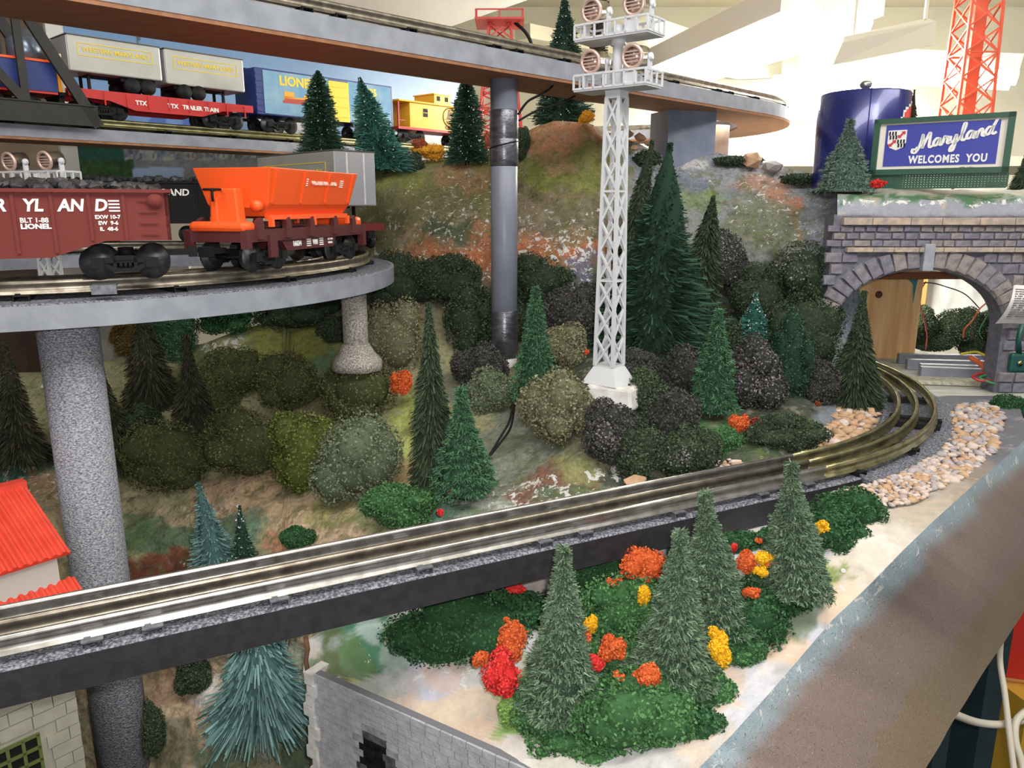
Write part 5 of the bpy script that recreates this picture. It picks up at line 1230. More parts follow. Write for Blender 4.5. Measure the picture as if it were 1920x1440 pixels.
# ---- back level train on the straight deck
rzm = math.atan2(cd.y, cd.x)
def mid_t(px):
    r = ray(px, 260)[0]
    return (r * c0.y - c0.x) / (cd.x - r * cd.y)
def mid_car(name, label, pxl, pxr):
    a_, b_ = mid_t(pxl), mid_t(pxr); q = c0 + cd * ((a_ + b_) / 2)
    return car(name, label, (q.x, q.y), rzm, 10.2), b_ - a_
f, L = mid_car('trailer_flat_car', 'red flat car carrying two silver trailers on the back level', 122, 458)
H2 = L / 2
prof = [(-H2, 2.2), (-H2 + 4.5, 2.0), (-H2 + 7.5, 1.1), (H2 - 7.5, 1.1), (H2 - 4.5, 2.0), (H2, 2.2), (H2, 3.1), (-H2, 3.1)]
MB().prism(prof, -2.9, -2.6).prism(prof, 2.6, 2.9).box((0, 0, 2.9), (L, 5.6, .35)).build('flat_deck', M_RED, f)
for k in range(9):
    MB().box((-H2 + L * (k + .5) / 9, -2.95, 2.2), (.18, .12, 1.5)).build('rib', M_RED, f)
trailer(f, -H2 + .6, -.4, 5.0, 9.0, -1, 'WESTERN MARYLAND', 5.0); trailer(f, .2, H2 - .8, 4.8, 9.0, -1, 'WESTERN MARYLAND', 5.0)
trailer_gear(f, -3.2, -H2 + 3, 3.1, 5.0); trailer_gear(f, 3.4, H2 - 3.4, 3.1, 4.8)
truck(f, H2 - 4); truck(f, -H2 + 4); coupler(f, H2)
for k, s in enumerate(('TTX', 'TTX', 'TRAILER', 'TRAIN')): text(s, .7, M_WHITE, f, (-2.2 + k * 2.6 - (1.4 if k == 0 else 0), -2.97, 2.05), bold=.03)
# box car
b, L = mid_car('box_car', 'blue box car with a yellow door and picture panels on the back level', 466, 718)
H2 = L / 2; M_PANEL = mat('picture_panel', (84, 140, 178), (138, 168, 184), .25, .6)
MB().box((0, 0, 5.2), (L, 5.6, 6.2)).build('body', M_NAVY, b, bevel=.12)
for x in (-H2 + .35, -H2 + 1.2, H2 - .4):
    pass
mb = MB()
for k in range(7): mb.box((-H2 + .55, -2.83, 2.7 + k * .8), (1.0, .14, .35))
mb.build('end_ribs', M_NAVY, b)
xd0, xd1 = -.2, 3.4
for (x0, x1) in ((-H2 + 1.2, xd0), (xd1, H2 - .5)):
    MB().box(((x0 + x1) / 2, -2.83, 5.2), (x1 - x0, .1, 5.7)).build('picture_panel', M_PANEL, b)
MB().box(((xd0 + xd1) / 2, -2.9, 5.0), (xd1 - xd0, .2, 5.7)).build('door', M_YEL, b)
mb = MB()
for k in range(4): mb.box(((xd0 + xd1) / 2, -3.02, 2.9 + k * 1.4), (xd1 - xd0, .08, .15))
mb.build('door_ribs', M_YEL, b)
text('LIONEL', 1.75, M_YEL, b, ((-H2 + 1.2 + xd0) / 2, -2.9, 6.9), bold=.06, sx=1.0); text('1995', 1.5, M_YEL, b, ((xd1 + H2) / 2 - .4, -2.9, 6.9), bold=.05)
loc = MB().box((0, -.02, 0), (4.6, .06, .55)).box((-1.4, -.02, .55), (1.6, .06, .8)).box((1.6, -.02, .4), (1.1, .06, .6))
o = loc.build('printed_locomotive', mat('print_yellow', (226, 160, 40), None), b, ((-H2 + 1.2 + xd0) / 2, -2.87, 4.6))
MB().box((0, -.05, -.1), (4.4, .06, .3)).box((0, -.02, -.45), (5, .05, .3)).build('printed_stripe', mat('print_red', (176, 60, 40), None), o)
MB().box((0, 0, 0), (2.2, .06, 2.0)).build('printed_locomotive', mat('print_dark', (52, 50, 52), None), b, ((xd1 + H2) / 2 - .3, -2.88, 4.4))
truck(b, H2 - 4); truck(b, -H2 + 4); coupler(b, H2); MB().box((0, 0, 8.35), (L, .9, .15)).build('roof_walk', M_NAVY, b)
# caboose
k_, L = mid_car('caboose', 'yellow caboose with a round emblem on the back level', 728, 888)
H2 = L / 2
MB().box((.8, 0, 4.3), (L - 3.4, 5.4, 4.0)).build('body', M_YCAB, k_, bevel=.08)
MB().box((0, 0, 6.45), (L, 5.9, .3)).build('roof', M_YCAB, k_, bevel=.08)
MB().box((0, 0, 7.35), (3.8, 5.0, 1.6)).box((0, 0, 8.2), (4.2, 5.3, .2)).build('cupola', M_YCAB, k_)
for x in (-.95, .95): MB().box((x, -2.52, 7.5), (.75, .08, .75)).build('window', M_BLACK, k_)
for x in (-4.2,):
    o = MB().box((x, -2.72, 4.9), (1.0, .08, 1.3)).build('window', M_BLACK, k_); MB().box((x, -2.77, 4.9), (1.0, .05, .1)).build('mullion', M_YCAB, o)
MB().box((0, 0, 2.2), (L, 5.4, .4)).build('platform', M_CABRED, k_)
mb = MB()
for y in (-2.5, 2.5):
    mb.box((-H2 + .2, y, 4.3), (.25, .25, 4.0)); mb.box((-H2 + .9, y, 3.4), (1.6, .12, .12)); mb.box((H2 - .2, y, 4.3), (.25, .25, 4.0))
mb.build('end_rail', M_CABRED, k_)
MB().cyl((3.9, 0, 6.5), (3.9, 0, 7.9), .3, 10).build('smokestack', M_BLACK, k_)
em = MB().tube([Vector((1.5 * math.cos(t_), 0, 1.5 * math.sin(t_))) for t_ in np.linspace(0, 6.283, 25)[:-1]], .09, 5, closed=True).box((0, 0, -.35), (2.8, .06, .1)).prism([(-.7, -.3), (.7, -.3), (.35, .3), (.3, .9), (0, 1.35), (-.3, .9), (-.35, .3)], -.03, .03).build('emblem', mat('emblem_print', (110, 84, 40), None), k_, (1.4, -2.74, 4.6))
text('B&O', .75, MATS['emblem_print'], k_, (1.4, -2.74, 3.75), bold=.02); text('C2047', .75, M_BLACK, k_, (1.4, -2.74, 2.85), bold=.02)
truck(k_, H2 - 3.6); truck(k_, -H2 + 3.6)
# blue gondola with tanks, and the cream car end behind the girder
f, L = mid_car('tank_gondola_car', 'blue gondola with an orange rim carrying silver tanks, behind the black truss', -190, 104)
H2 = L / 2
MB().box((0, 0, 4.0), (L, 5.4, 3.2)).build('body', M_NAVY, f); MB().box((0, 0, 5.65), (L + .2, 5.7, .25)).build('rim', M_ORANGE, f); MB().box((0, 0, 2.3), (L, 5.2, .3)).build('sill', mat('orange_red', (200, 50, 36), None, rough=.5), f)
for x in (-5, 1.2, 5.6): MB().lathe([(1.9, 0), (1.9, 2.6), (1.5, 3.0), (.8, 3.1), (.8, 3.7), (.5, 3.75)], 20).build('tank', mat('tank_silver', (150, 154, 176), (100, 120, 130), .2, .3, .6), f, (x, 0, 5.4))
o = MB().lathe([(.95, 0), (.95, .05)], 20, M=Matrix.Rotation(math.pi / 2, 3, 'X')).build('round_emblem', M_WHITE, f, (H2 - 6.6, -2.72, 4.3)); MB().lathe([(.55, 0), (.55, .05)], 16, M=Matrix.Rotation(math.pi / 2, 3, 'X')).build('emblem_centre', MATS['orange_red'], o, (0, -.06, 0))
text('LIONEL', .5, MATS['orange_red'], f, (H2 - 6.6, -2.74, 3.0), bold=.02)
truck(f, H2 - 4.5); truck(f, -H2 + 4.5)
f, L = mid_car('caboose', 'cream and orange caboose end between the truss and the red flat car', 107, 119)
MB().box((0, 0, 4.6), (L, 4.8, 4.2)).build('body', mat('cream_end', (222, 206, 180), None, rough=.5), f); MB().box((-L * .25, -2.42, 4.6), (L * .5, .1, 4.2)).build('orange_panel', mat('amber', (240, 150, 30), None, rough=.5), f); MB().box((-L * .25, -2.5, 5.2), (L * .22, .06, .7)).build('window', mat('dark_red_win', (120, 30, 20), None), f); MB().box((0, 0, 2.3), (L, 4.8, .4)).build('sill', M_TRUCK, f)
MB().box((0, 0, 1.2), (L * .8, 4.0, 2.0)).build('wheel_set', M_TRUCK, f)
# ---- black truss bridge over the back level
M_GIRD = mat('black_girder', (26, 24, 22), (38, 36, 32), 1, .6)
t0_, t1_ = mid_t(-220), mid_t(163)
q = c0 + cd * t1_
t = thing('truss_bridge', 'black girder truss bridge at the upper left of the back level', 'bridge', (q.x, q.y, 9.0), rzm)
Lb = t1_ - t0_
for s in (-1, 1):
    y = s * 3.9
    MB().box((-Lb / 2, y, 1.1), (Lb, .5, 2.2)).box((-Lb / 2, y, 2.25), (Lb, .8, .15)).build('girder', M_GIRD, t)
    MB().bar((0, y, 0), (-7.2, y, 13), 1.2, .5, up=(0, 1, 0)).build('end_post', M_GIRD, t)
    for x in (-7.4, -16.5): MB().bar((x, y, 2), (x, y, 13), .8, .45, up=(0, 1, 0)).build('post', M_GIRD, t)
    MB().bar((-7.4, y, 2.2), (-16.5, y, 13), 1.0, .4, up=(0, 1, 0)).build('diagonal', M_GIRD, t)
    MB().bar((-16.5, y, 2.2), (-7.4, y, 13), .5, .3, up=(0, 1, 0)).build('diagonal', M_GIRD, t)
    MB().bar((-7.0, y, 13), (-Lb, y, 13), .9, .5, up=(0, 1, 0)).build('top_chord', M_GIRD, t)
# ------------------------------------------------------------------ floodlight towers
M_LENS = mat('ribbed_lens', (236, 214, 206), (150, 120, 112), 3.0, .15, .3, stretch=(.2, .2, 3))
M_COPPER = mat('pinkish_rim', (206, 178, 166), None, rough=.3, metal=.4)
M_SHADE = mat('lamp_housing', (132, 120, 104), (92, 84, 72), .6, .25, .8)
def lattice(mb, w0, w1, h, n, t, face_x=True):
    """tapering four-post lattice with crossed diagonals"""
    def c(k, z):
        w = (w0 + (w1 - w0) * z / h) / 2
        return Vector(((-w, -w), (w, -w), (w, w), (-w, w))[k] + (z,)) if False else Vector(((-w, w, w, -w)[k], (-w, -w, w, w)[k], z))
    for k in range(4): mb.bar(c(k, 0), c(k, h), t * 1.6)
    for i in range(n):
        z0, z1 = h * i / n, h * (i + 1) / n
        for k in range(4):
            a, b = k, (k + 1) % 4
            if face_x:
                mb.bar(c(a, z0), c(b, z1), t); mb.bar(c(b, z0), c(a, z1), t)
            if i % 3 == 0: mb.bar(c(a, z0), c(b, z0), t)
def flood_lamp(parent, x, y, z, r=.92):
    t = MB().lathe([(.1, 1.7), (r * .85, 1.65), (r * .92, .1), (r, 0), (r, -.02)], 22, M=Matrix.Rotation(math.radians(-82), 3, 'X')).build('lamp', M_SHADE, parent, (x, y - .6, z))
    R = Matrix.Rotation(math.radians(-82), 3, 'X')
    MB().tube([R @ Vector((r * .88 * math.cos(q_), r * .88 * math.sin(q_), -.06)) for q_ in np.linspace(0, 2 * math.pi, 25)[:-1]], r * .17, 8, closed=True).build('lamp_rim', M_COPPER, t)
    MB().lathe([(r * .8, -.03), (r * .8, .0)], 18, M=R).build('lens', mat('dark_reflector', (120, 96, 88), (210, 190, 180), 2.2, .2, .6), t)
    mb = MB()
    for k in (-.36, -.12, .12, .36): mb.box(R @ Vector((0, k, -.1)), (r * 1.4 * math.sqrt(1 - (k / .7) ** 2), .06, .1))
    mb.build('lens_bars', M_COPPER, t)
    for s in (-1, 1): MB().box((s * (r + .1), .9, -.75), (.16, .5, 1.9)).cyl((s * (r + .02), .9, 0), (s * (r + .25), .9, 0), .32, 10).build('bracket', M_TOWERG, t)
def floodlight_tower(label, base, rz, shaft, ws=1.75, wt=1.15, PL=6.5, PD=2.7, gap=3.75):
    t = thing('floodlight_tower', label, 'light tower', base, rz)
    MB().box((0, 0, .75), (3.4, 3.4, 1.5), taper=.55).build('foot', M_TOWERG, t)
    mb = MB(); lattice(mb, ws, wt, shaft, 9, .17); o = mb.build('lattice_shaft', M_TOWERG, t, (0, 0, 1.5))
    zc = 1.5 + shaft
    MB().box((0, 0, zc + .2), (1.35, 1.35, .6)).build('collar', M_TOWERG, t)
    for lv in range(2):
        z = zc + .6 + lv * gap
        MB().box((0, 0, z), (PL, PD, .16)).build('platform', M_TOWERG, t)
        for s in (-1, 1):
            mb = MB(); y = s * PD / 2
            for zz in (.12, 1.15): mb.box((0, y, z + zz), (PL, .12, .16))
            for k in range(8): mb.box((-PL / 2 + PL * k / 7, y, z + .6), (.15, .12, 1.1))
            mb.build('railing', M_TOWERG, t)
            mb = MB(); x = s * PL / 2
            for zz in (.12, 1.15): mb.box((x, 0, z + zz), (.12, PD, .16))
            for k in range(4): mb.box((x, -PD / 2 + PD * k / 3, z + .6), (.12, .15, 1.1))
            mb.build('railing', M_TOWERG, t)
        flood_lamp(t, -PL * .3, -.3, z + 2.15); flood_lamp(t, PL * .28, -.3, z + 2.15)
        MB().cyl((0, 0, z), (0, 0, z + (gap if lv == 0 else 1.0)), .42, 12).build('mast', M_TOWERG, t)
        MB().cyl((0, 0, z - .5), (0, 0, z), .6, 12).build('mast_collar', M_TOWERG, t)
        MB().box((PL * .3, -PD / 2 + .1, z + .6), (1.0, .1, .8)).build('terminal_panel', M_TOWERG, t)
    return t
TB = P(1141, 716, 65.0)
zplat = P(1140, 168, 65.0).z
floodlight_tower('tall pale grey floodlight tower with four lamps on the mountainside', (TB.x, TB.y, TB.z), math.radians(-38), zplat - TB.z - 2.1)
q = P(1155, 724, 65)
mb = MB().box((0, 0, 0), (4.6, 4.4, 1.9), math.radians(-30), taper=.88)
tag(mb.build('plaster_base', M_WHITEPL, None, (q.x, q.y - .3, TB.z - .95), bevel=.25), 'white plaster base block under the tall floodlight tower', 'base')
q = P(72, 338, 80)
floodlight_tower('pale floodlight tower half hidden behind the gondola car', (q.x, q.y, q.z - 21.2), math.radians(-20), 15, PL=8.4)

# ------------------------------------------------------------------ red lattice towers
M_REDT = mat('red_lattice_plastic', (190, 44, 36), None, rough=.45)
M_ORT = mat('orange_red_lattice', (206, 84, 52), None, rough=.45)
def lattice_tower(label, px, ytop, ybase, d, wtop, wbase, m, n, plat=None, column=False):
    b = P(px, ybase, d); h = P(px, ytop, d).z - b.z
    t = thing('lattice_tower', label, 'tower', b)
    mb = MB(); lattice(mb, wbase, wtop, h, n, .22); mb.build('lattice_frame', m, t)
    if column: MB().box((0, 0, h / 2), (wtop * .42, wtop * .42, h)).build('column', m, t)
    if plat:
        z = P(px, plat, d).z - b.z
        mb = MB().box((0, 0, z), (wtop * 2.3, wtop * 2.3, .3))
        for s in (-1, 1):
            mb.box((s * wtop * 1.1, 0, z + 1.3), (.2, wtop * 2.2, .2)); mb.box((0, s * wtop * 1.1, z + 1.3), (wtop * 2.2, .2, .2))
            for k in (-1, 0, 1): mb.box((s * wtop * 1.1, k * wtop * 1.05, z + .65), (.2, .2, 1.3)); mb.box((k * wtop * 1.05, s * wtop * 1.1, z + .65), (.2, .2, 1.3))
        mb.build('platform', m, t)
    return t
lattice_tower('red lattice tower behind the top deck and the grey pole', 938, 44, 300, 135, 3.4, 8.2, M_REDT, 8, plat=44)
lattice_tower('orange-red lattice tower rising behind the billboard', 1806, -40, 240, 118, 4.2, 5.0, M_ORT, 6, column=True)
cable('tower_wire', 'dark wire looping beside the red lattice tower', [P(965, 42, 134), P(985, 60, 134), P(996, 82, 134), P(997, 108, 134)], .28, M_BLACK)

# ------------------------------------------------------------------ billboard
bl, br = P(1637, 275, 91.5), P(1899, 262, 83.5)
bc = (bl + br) / 2; bw_ = math.hypot(br.x - bl.x, br.y - bl.y); brz = math.atan2(br.y - bl.y, br.x - bl.x)
zb_ = P(1768, 352, 87.5).z
t = thing('billboard', 'green framed billboard reading Maryland Welcomes You above the tunnel portal', 'billboard', (bc.x, bc.y, zb_), brz)
H0 = P(1637, 328, 91.5).z - zb_; H1 = P(1637, 225, 91.5).z - zb_; hm = (H0 + H1) / 2; bh = H1 - H0
M_GRN = mat('green_sign_plastic', (34, 78, 58), None, rough=.45); M_CREAM = mat('cream_sign_board', (226, 220, 208), None, rough=.5); M_BLUE = mat('blue_sign_field', (52, 60, 158), None, rough=.5)
mb = MB()
for (x, z, w, h) in ((0, H1 - .25, bw_, .5), (0, H0 + .25, bw_, .6), (-bw_ / 2 + .3, hm, .6, bh), (bw_ / 2 - .3, hm, .6, bh)): mb.box((x, -.1, z), (w, .7, h))
mb.build('frame', M_GRN, t)
MB().box((0, .1, hm), (bw_ - .8, .3, bh - .6)).build('board', M_CREAM, t)
pw, ph = bw_ * .815, bh * .74
MB().box((0, -.08, hm + .1), (pw, .08, ph)).build('blue_field', M_BLUE, t)
# lattice skirt
mb = MB(); n = 44
for k in range(n + 1): mb.box((-bw_ / 2 + bw_ * k / n, 0, H0 / 2), (.22, .16, H0))
for k in range(7): mb.box((0, 0, H0 * k / 6.2), (bw_, .14, .2))
mb.build('lattice_skirt', M_GRN, t)
text('WELCOMES  YOU', 1.12, M_WHITE, t, (.9, -.16, hm - ph * .34), bold=.045, space=1.15, sx=(pw * .76) / 11.0)
text('EST. 1634', .32, M_BLACK, t, (pw * .26, -.16, hm - ph / 2 - .28), bold=.01)
# cursive 'Maryland' as brush strokes (units: one lower-case letter height)
def stroke(mb, pts, w):
    P2 = smooth([Vector((x, 0, z)) for x, z in pts], 7); L, R = [], []
    for i, p in enumerate(P2):
        dd = P2[min(i + 1, len(P2) - 1)] - P2[max(i - 1, 0)]; dd.normalize()
        # broad-nib pen: thicker on the down strokes
        ww = w * (.62 + .55 * abs(dd.z)); nn = Vector((-dd.z, 0, dd.x)); L.append(p + nn * ww / 2); R.append(p - nn * ww / 2)
    vv = []
    for y in (-.03, .03): vv += [q + Vector((0, y, 0)) for q in L] + [q + Vector((0, y, 0)) for q in R]
    m = len(L); ff = []
    for i in range(m - 1): ff += [(i, i + 1, m + i + 1, m + i), (2 * m + i + 1, 2 * m + i, 3 * m + i, 3 * m + i + 1), (i + 1, i, 2 * m + i, 2 * m + i + 1), (m + i, m + i + 1, 3 * m + i + 1, 3 * m + i)]
    mb.add(vv, ff)
SCRIPT = [
 [(.55, .35), (.25, .1), (-.05, .2), (-.1, -.15), (.25, -.3), (.62, .1), (.95, 1.0), (1.08, 1.75), (1.12, 1.0), (1.15, .05)], [(1.12, .1), (1.55, 1.1), (1.95, 1.8), (1.98, 1.0), (1.95, .25), (2.1, 0), (2.35, .12)],
 [(3.2, .8), (2.85, .95), (2.5, .55), (2.55, .1), (2.9, .15), (3.15, .6), (3.25, .85), (3.2, .25), (3.35, .02), (3.6, .2)],
 [(3.6, .2), (3.8, .95), (3.92, .75), (4.15, .85), (4.2, .6), (4.15, .2), (4.3, .02), (4.55, .2)],
 [(4.5, .85), (4.5, .3), (4.65, .05), (4.95, .25), (5.2, .85), (5.15, .0), (4.95, -.85), (4.6, -.95), (4.65, -.5), (5.2, .0), (5.6, .3)],
 [(5.55, .2), (6.0, 1.1), (6.2, 1.9), (6.0, 1.95), (5.85, 1.2), (5.85, .25), (6.05, .0), (6.3, .15)],
 [(7.1, .8), (6.8, .95), (6.45, .55), (6.5, .1), (6.85, .15), (7.1, .6), (7.18, .85), (7.12, .25), (7.3, .02), (7.5, .2)],
 [(7.5, .8), (7.55, .35), (7.55, .0), (7.75, .6), (8.1, .92), (8.22, .6), (8.2, .2), (8.4, .02), (8.6, .2)],
 [(9.3, .8), (8.95, .95), (8.6, .55), (8.65, .1), (9.0, .15), (9.3, .7), (9.75, 1.6), (10.1, 2.3)], [(9.45, 1.0), (9.3, .3), (9.5, .02), (9.85, .2)]]
mb = MB(); sc = pw * .73 / 10.2
for st in SCRIPT:
    st2 = [(x * sc, z * sc * 1.12 + x * sc * .19) for x, z in st]
    stroke(mb, st2, .25)
mb.build('script_lettering', M_WHITE, t, (-pw * .23, -.18, hm - ph * .12))
# shield
sh = MB().prism([(-.95, 1.0), (.95, 1.0), (.95, -.35), (.7, -.85), (0, -1.15), (-.7, -.85), (-.95, -.35)], -.02, .04).build('shield', M_WHITE, t, (-pw * .39, -.16, hm + ph * .17))
M_SRED = mat('shield_red', (196, 50, 56), None)
mb1, mb2 = MB(), MB()
for qx, qz in ((-.46, .46), (.44, -.42)):
    for i in range(3):
        for j in range(2):
            mb1.box((qx - .3 + i * .3 + (.08 if j else 0), -.06, qz + .2 - j * .42), (.15, .05, .4))
for qx, qz in ((.44, .5), (-.44, -.4)):
    mb2.box((qx + .2, -.06, qz + .2), (.34, .05, .3)); mb2.box((qx - .2, -.06, qz - .18), (.34, .05, .3)); mb2.box((qx, -.07, qz), (.2, .05, .2))
mb1.build('shield_bars', M_BLACK, sh); mb2.build('shield_cross', M_SRED, sh)

# ------------------------------------------------------------------ blue tank with a finial, partly behind the billboard
q = P(1604, 356, 99); hk = P(1604, 176, 99).z - q.z
t = thing('blue_tank', 'glossy dark blue can-shaped tank with a knob on top', 'tank', q)
M_TANKB = mat('glossy_blue_can', (38, 44, 116), (30, 36, 100), .2, .22, .2, coat=.4)
rt = 80 * PXCM(99, 250)
MB().lathe([(rt * .99, 0), (rt, .3), (rt, hk - .2), (rt * .97, hk)], 56).build('shell', M_TANKB, t)
MB().lathe([(rt * .96, hk - .05), (rt * .4, hk + .1), (.2, hk + .12)], 40).build('lid', M_TANKB, t)
MB().lathe([(.28, hk), (.28, hk + .6), (.6, hk + .7), (.75, hk + 1.1), (.55, hk + 1.45), (.1, hk + 1.55)], 18).build('knob', M_STEEL, t)
MB().box((-rt * .28, -rt * .965, hk / 2), (.09, .1, hk)).build('seam', M_TANKB, t)
def disc_on(t, name, m, a0, zc, r, f, rr):
    mb = MB(); n = 20; vv = []; ff = []
    for i in range(n + 1):
        for j in range(n + 1):
            u, v = -1 + 2 * i / n, -1 + 2 * j / n
            vv.append((rr * math.cos(a0 + u * r / rt), rr * math.sin(a0 + u * r / rt), zc + v * r))
    for i in range(n):
        for j in range(n):
            u, v = -1 + 2 * (i + .5) / n, -1 + 2 * (j + .5) / n
            if u * u + v * v < 1 and f(u, v): ff.append((i * (n + 1) + j, (i + 1) * (n + 1) + j, (i + 1) * (n + 1) + j + 1, i * (n + 1) + j + 1))
    used = sorted({k for q_ in ff for k in q_}); mp = {k: i for i, k in enumerate(used)}
    mb.add([vv[k] for k in used], [tuple(mp[k] for k in q_) for q_ in ff]); return mb.build(name, m, t)
wave = lambda u: .22 * math.sin(u * 2.6)
disc_on(t, 'round_emblem_red', mat('emblem_red', (214, 70, 60), None, rough=.3), math.radians(-24), hk * .55, 3.6, lambda u, v: v > .2 + wave(u), rt * 1.004)
disc_on(t, 'round_emblem_white', M_WHITE, math.radians(-24), hk * .55, 3.9, lambda u, v: abs(v - wave(u)) <= .2 or (u * u + v * v > .84 and v > 0), rt * 1.002)

# ------------------------------------------------------------------ red roofed house at the left
cor = Vector((-29.6, 46.0, 0)); rz_h = math.radians(50)
HX = Matrix.Rotation(rz_h, 3, 'Z')
hb = -47.0
t = thing('stone_house', 'grey stone model house with red corrugated roofs at the lower left', 'house', (cor.x, cor.y, hb), rz_h)
# local x runs along the facade (corner at 0, building toward -x), +y goes back
M_HWALL = mat('pale_grey_house_stone', (164, 160, 144), (150, 146, 132), .8, .75, bump=.3); M_CLAP = mat('grey_clapboard', (176, 176, 170), None, rough=.6)
M_ROOF = mat('red_corrugated_plastic', (214, 74, 54), (196, 60, 44), .5, .45); M_WING = mat('green_window_frame', (96, 106, 56), None, rough=.5)
zE = -21.6 - hb; zP = -25.0 - hb
MB().box((-9, 4.5, zE / 2 - .2), (18, 9, zE - .4)).build('wall', M_HWALL, t)
rnd = random.Random(8)
zz = 0.3; row = 0; WZ = P(90, 1412, 44.5).z - hb
while zz < zP - 1.0:                                  # stone courses of the facade
    x = -.05 if row % 2 else -.7
    hgt = .95
    if row % 2 == 0: MB().box((-.35, -.05, zz + hgt / 2), (.66, .16, hgt - .06)).build('stone', M_HWALL, t)
    while x > -10.5:
        w = rnd.uniform(1.1, 2.1)
        cxx, czz = x - w / 2, zz + hgt / 2
        if not (-5.4 - w / 2 < cxx < -2.4 + w / 2 and abs(czz - WZ) < 2.4):
            MB().box((cxx, -.04 - rnd.uniform(0, .05), czz), (w - .07, .16, hgt - .07)).build('stone', M_HWALL, t)
        x -= w
    zz += hgt; row += 1
wz = P(90, 1412, 44.5).z - hb
o = MB().box((-3.9, -.05, wz), (2.9, .1, 3.8)).build('window', mat('dark_pane', (26, 30, 26), None, rough=.2), t)
mb = MB()
for k in range(4): mb.box((-3.9 - 1.35 + k * .9, -.14, wz), (.2, .16, 3.8))
for k in range(5): mb.box((-3.9, -.14, wz - 1.85 + k * .925), (2.9, .16, .2))
mb.build('muntins', M_WING, o)
o = MB().box((-3.6, -.06, zP - 1.6), (2.6, .14, 1.2)).build('window', M_WING, t)
def corrugated(pa_, pb_, pc_, n, amp=.16):
    """sheet between eave pa-pb and ridge side pc (parallelogram), ribs running up the slope"""
    pa_, pb_, pc_ = Vector(pa_), Vector(pb_), Vector(pc_); u, v = pb_ - pa_, pc_ - pa_; nn = u.cross(v).normalized()
    if nn.z < 0: nn = -nn
    mb = MB(); vv, ff = [], []; m = n * 4
    for i in range(m + 1):
        o_ = nn * (amp * (0, 1, 1, 0)[i % 4])
        for b_ in (Vector(), v): vv.append(pa_ + u * (i / m) + b_ + o_)
        for b_ in (Vector(), v): vv.append(pa_ + u * (i / m) + b_ - nn * .18)
    for i in range(m):
        a_ = i * 4
        ff += [(a_, a_ + 4, a_ + 5, a_ + 1), (a_ + 2, a_ + 3, a_ + 7, a_ + 6), (a_, a_ + 2, a_ + 6, a_ + 4), (a_ + 1, a_ + 5, a_ + 7, a_ + 3)]
    ff += [(0, 1, 3, 2), (m * 4, m * 4 + 2, m * 4 + 3, m * 4 + 1)]
    return mb.add(vv, ff)
corrugated((-14, -.7, zE - .3), (.7, -.7, zE - .3), (-14, 6.2, zE + 2.7), 26).build('roof', M_ROOF, t)
MB().box((-6.7, 6.3, zE + 2.75), (14.9, .9, .5)).build('ridge_cap', M_ROOF, t)
corrugated((-14, -3.6, zP - .4), (.9, -3.6, zP - .4), (-14, -.1, zP + 1.1), 26).build('porch_roof', M_ROOF, t)
MB().box((-7, -.12, (zE + zP + 1.2) / 2 - .3), (14, .3, zE - zP - 1.3)).build('upper_wall', M_CLAP, t)
MB().box((-5.0, -.3, zP + 1.9), (1.0, .1, 1.2)).build('upper_window', M_WING, t)

# ------------------------------------------------------------------ lower stone portal seen from above, bottom centre
A_ = P(588, 1262, 44.6); B_ = P(1005, 1448, 35.2); 
e1 = (B_ - A_); rzp = math.atan2(e1.y, e1.x); Lp_ = math.hypot(e1.x, e1.y); slope = e1.z / Lp_
t = thing('stone_portal', 'grey block stone portal wall slanting down at the bottom centre', 'tunnel portal', A_, rzp)
M_BLK = mat('pale_block_stone', (176, 176, 180), (156, 156, 162), 1.2, .8, bump=.5, bscale=4); M_HOLE = mat('soot_black', (16, 16, 17), (34, 34, 36), 2, .95, spec=.1); M_SMOKE = mat('sooty_block', (128, 128, 132), (158, 158, 162), 2, .9); M_SOOT2 = mat('dark_sooty_block', (52, 52, 55), (96, 96, 100), 2, .9)
hgt = 14.0
poly = [(0, 0), (Lp_, slope * Lp_), (Lp_, slope * Lp_ - hgt), (0, -hgt)]
MB().prism(poly, 0.05, .5).build('wall_body', mat('block_mortar', (112, 112, 118), None, rough=.9), t)
rnd = random.Random(21)
bhh = .5
for r in range(18):
    x = 0.0 if r % 2 else -.5
    while x < Lp_:
        w = rnd.uniform(.85, 1.15); x0, x1 = max(x, 0), min(x + w, Lp_)
        xc = (x0 + x1) / 2; zc = slope * xc - (r + .5) * bhh
        e_ = (xc - 5.3) ** 2 / 1.6 + (zc - (slope * 5.3 - 4.9)) ** 2 / 4.6
        if x1 - x0 > .25:
            MB().box((xc, 0, zc), (x1 - x0 - .05, .16 + rnd.uniform(0, .05), bhh - .05), M=Matrix.Rotation(-math.atan(slope), 3, 'Y')).build('block', M_HOLE if e_ < .8 else (M_SOOT2 if e_ < 1.3 else (M_SMOKE if e_ < 2.1 else M_BLK)), t)
        x += w
mb = MB()
for k in range(16):
    z = -k * .8; mb.box((-.25 + .2 * math.sin(k * 1.7), .5, z - .4), (.7 + .25 * math.sin(k * 2.9), 1.6, .85))
mb.build('plaster_edge', M_WHITEPL, t)
MB().tube([(-.9 + .15 * math.sin(k * 2.1), .3, 2.2 - k * .9) for k in range(16)], .16, 6).build('brown_crack', mat('rust_brown', (108, 78, 58), None, rough=.9), t)

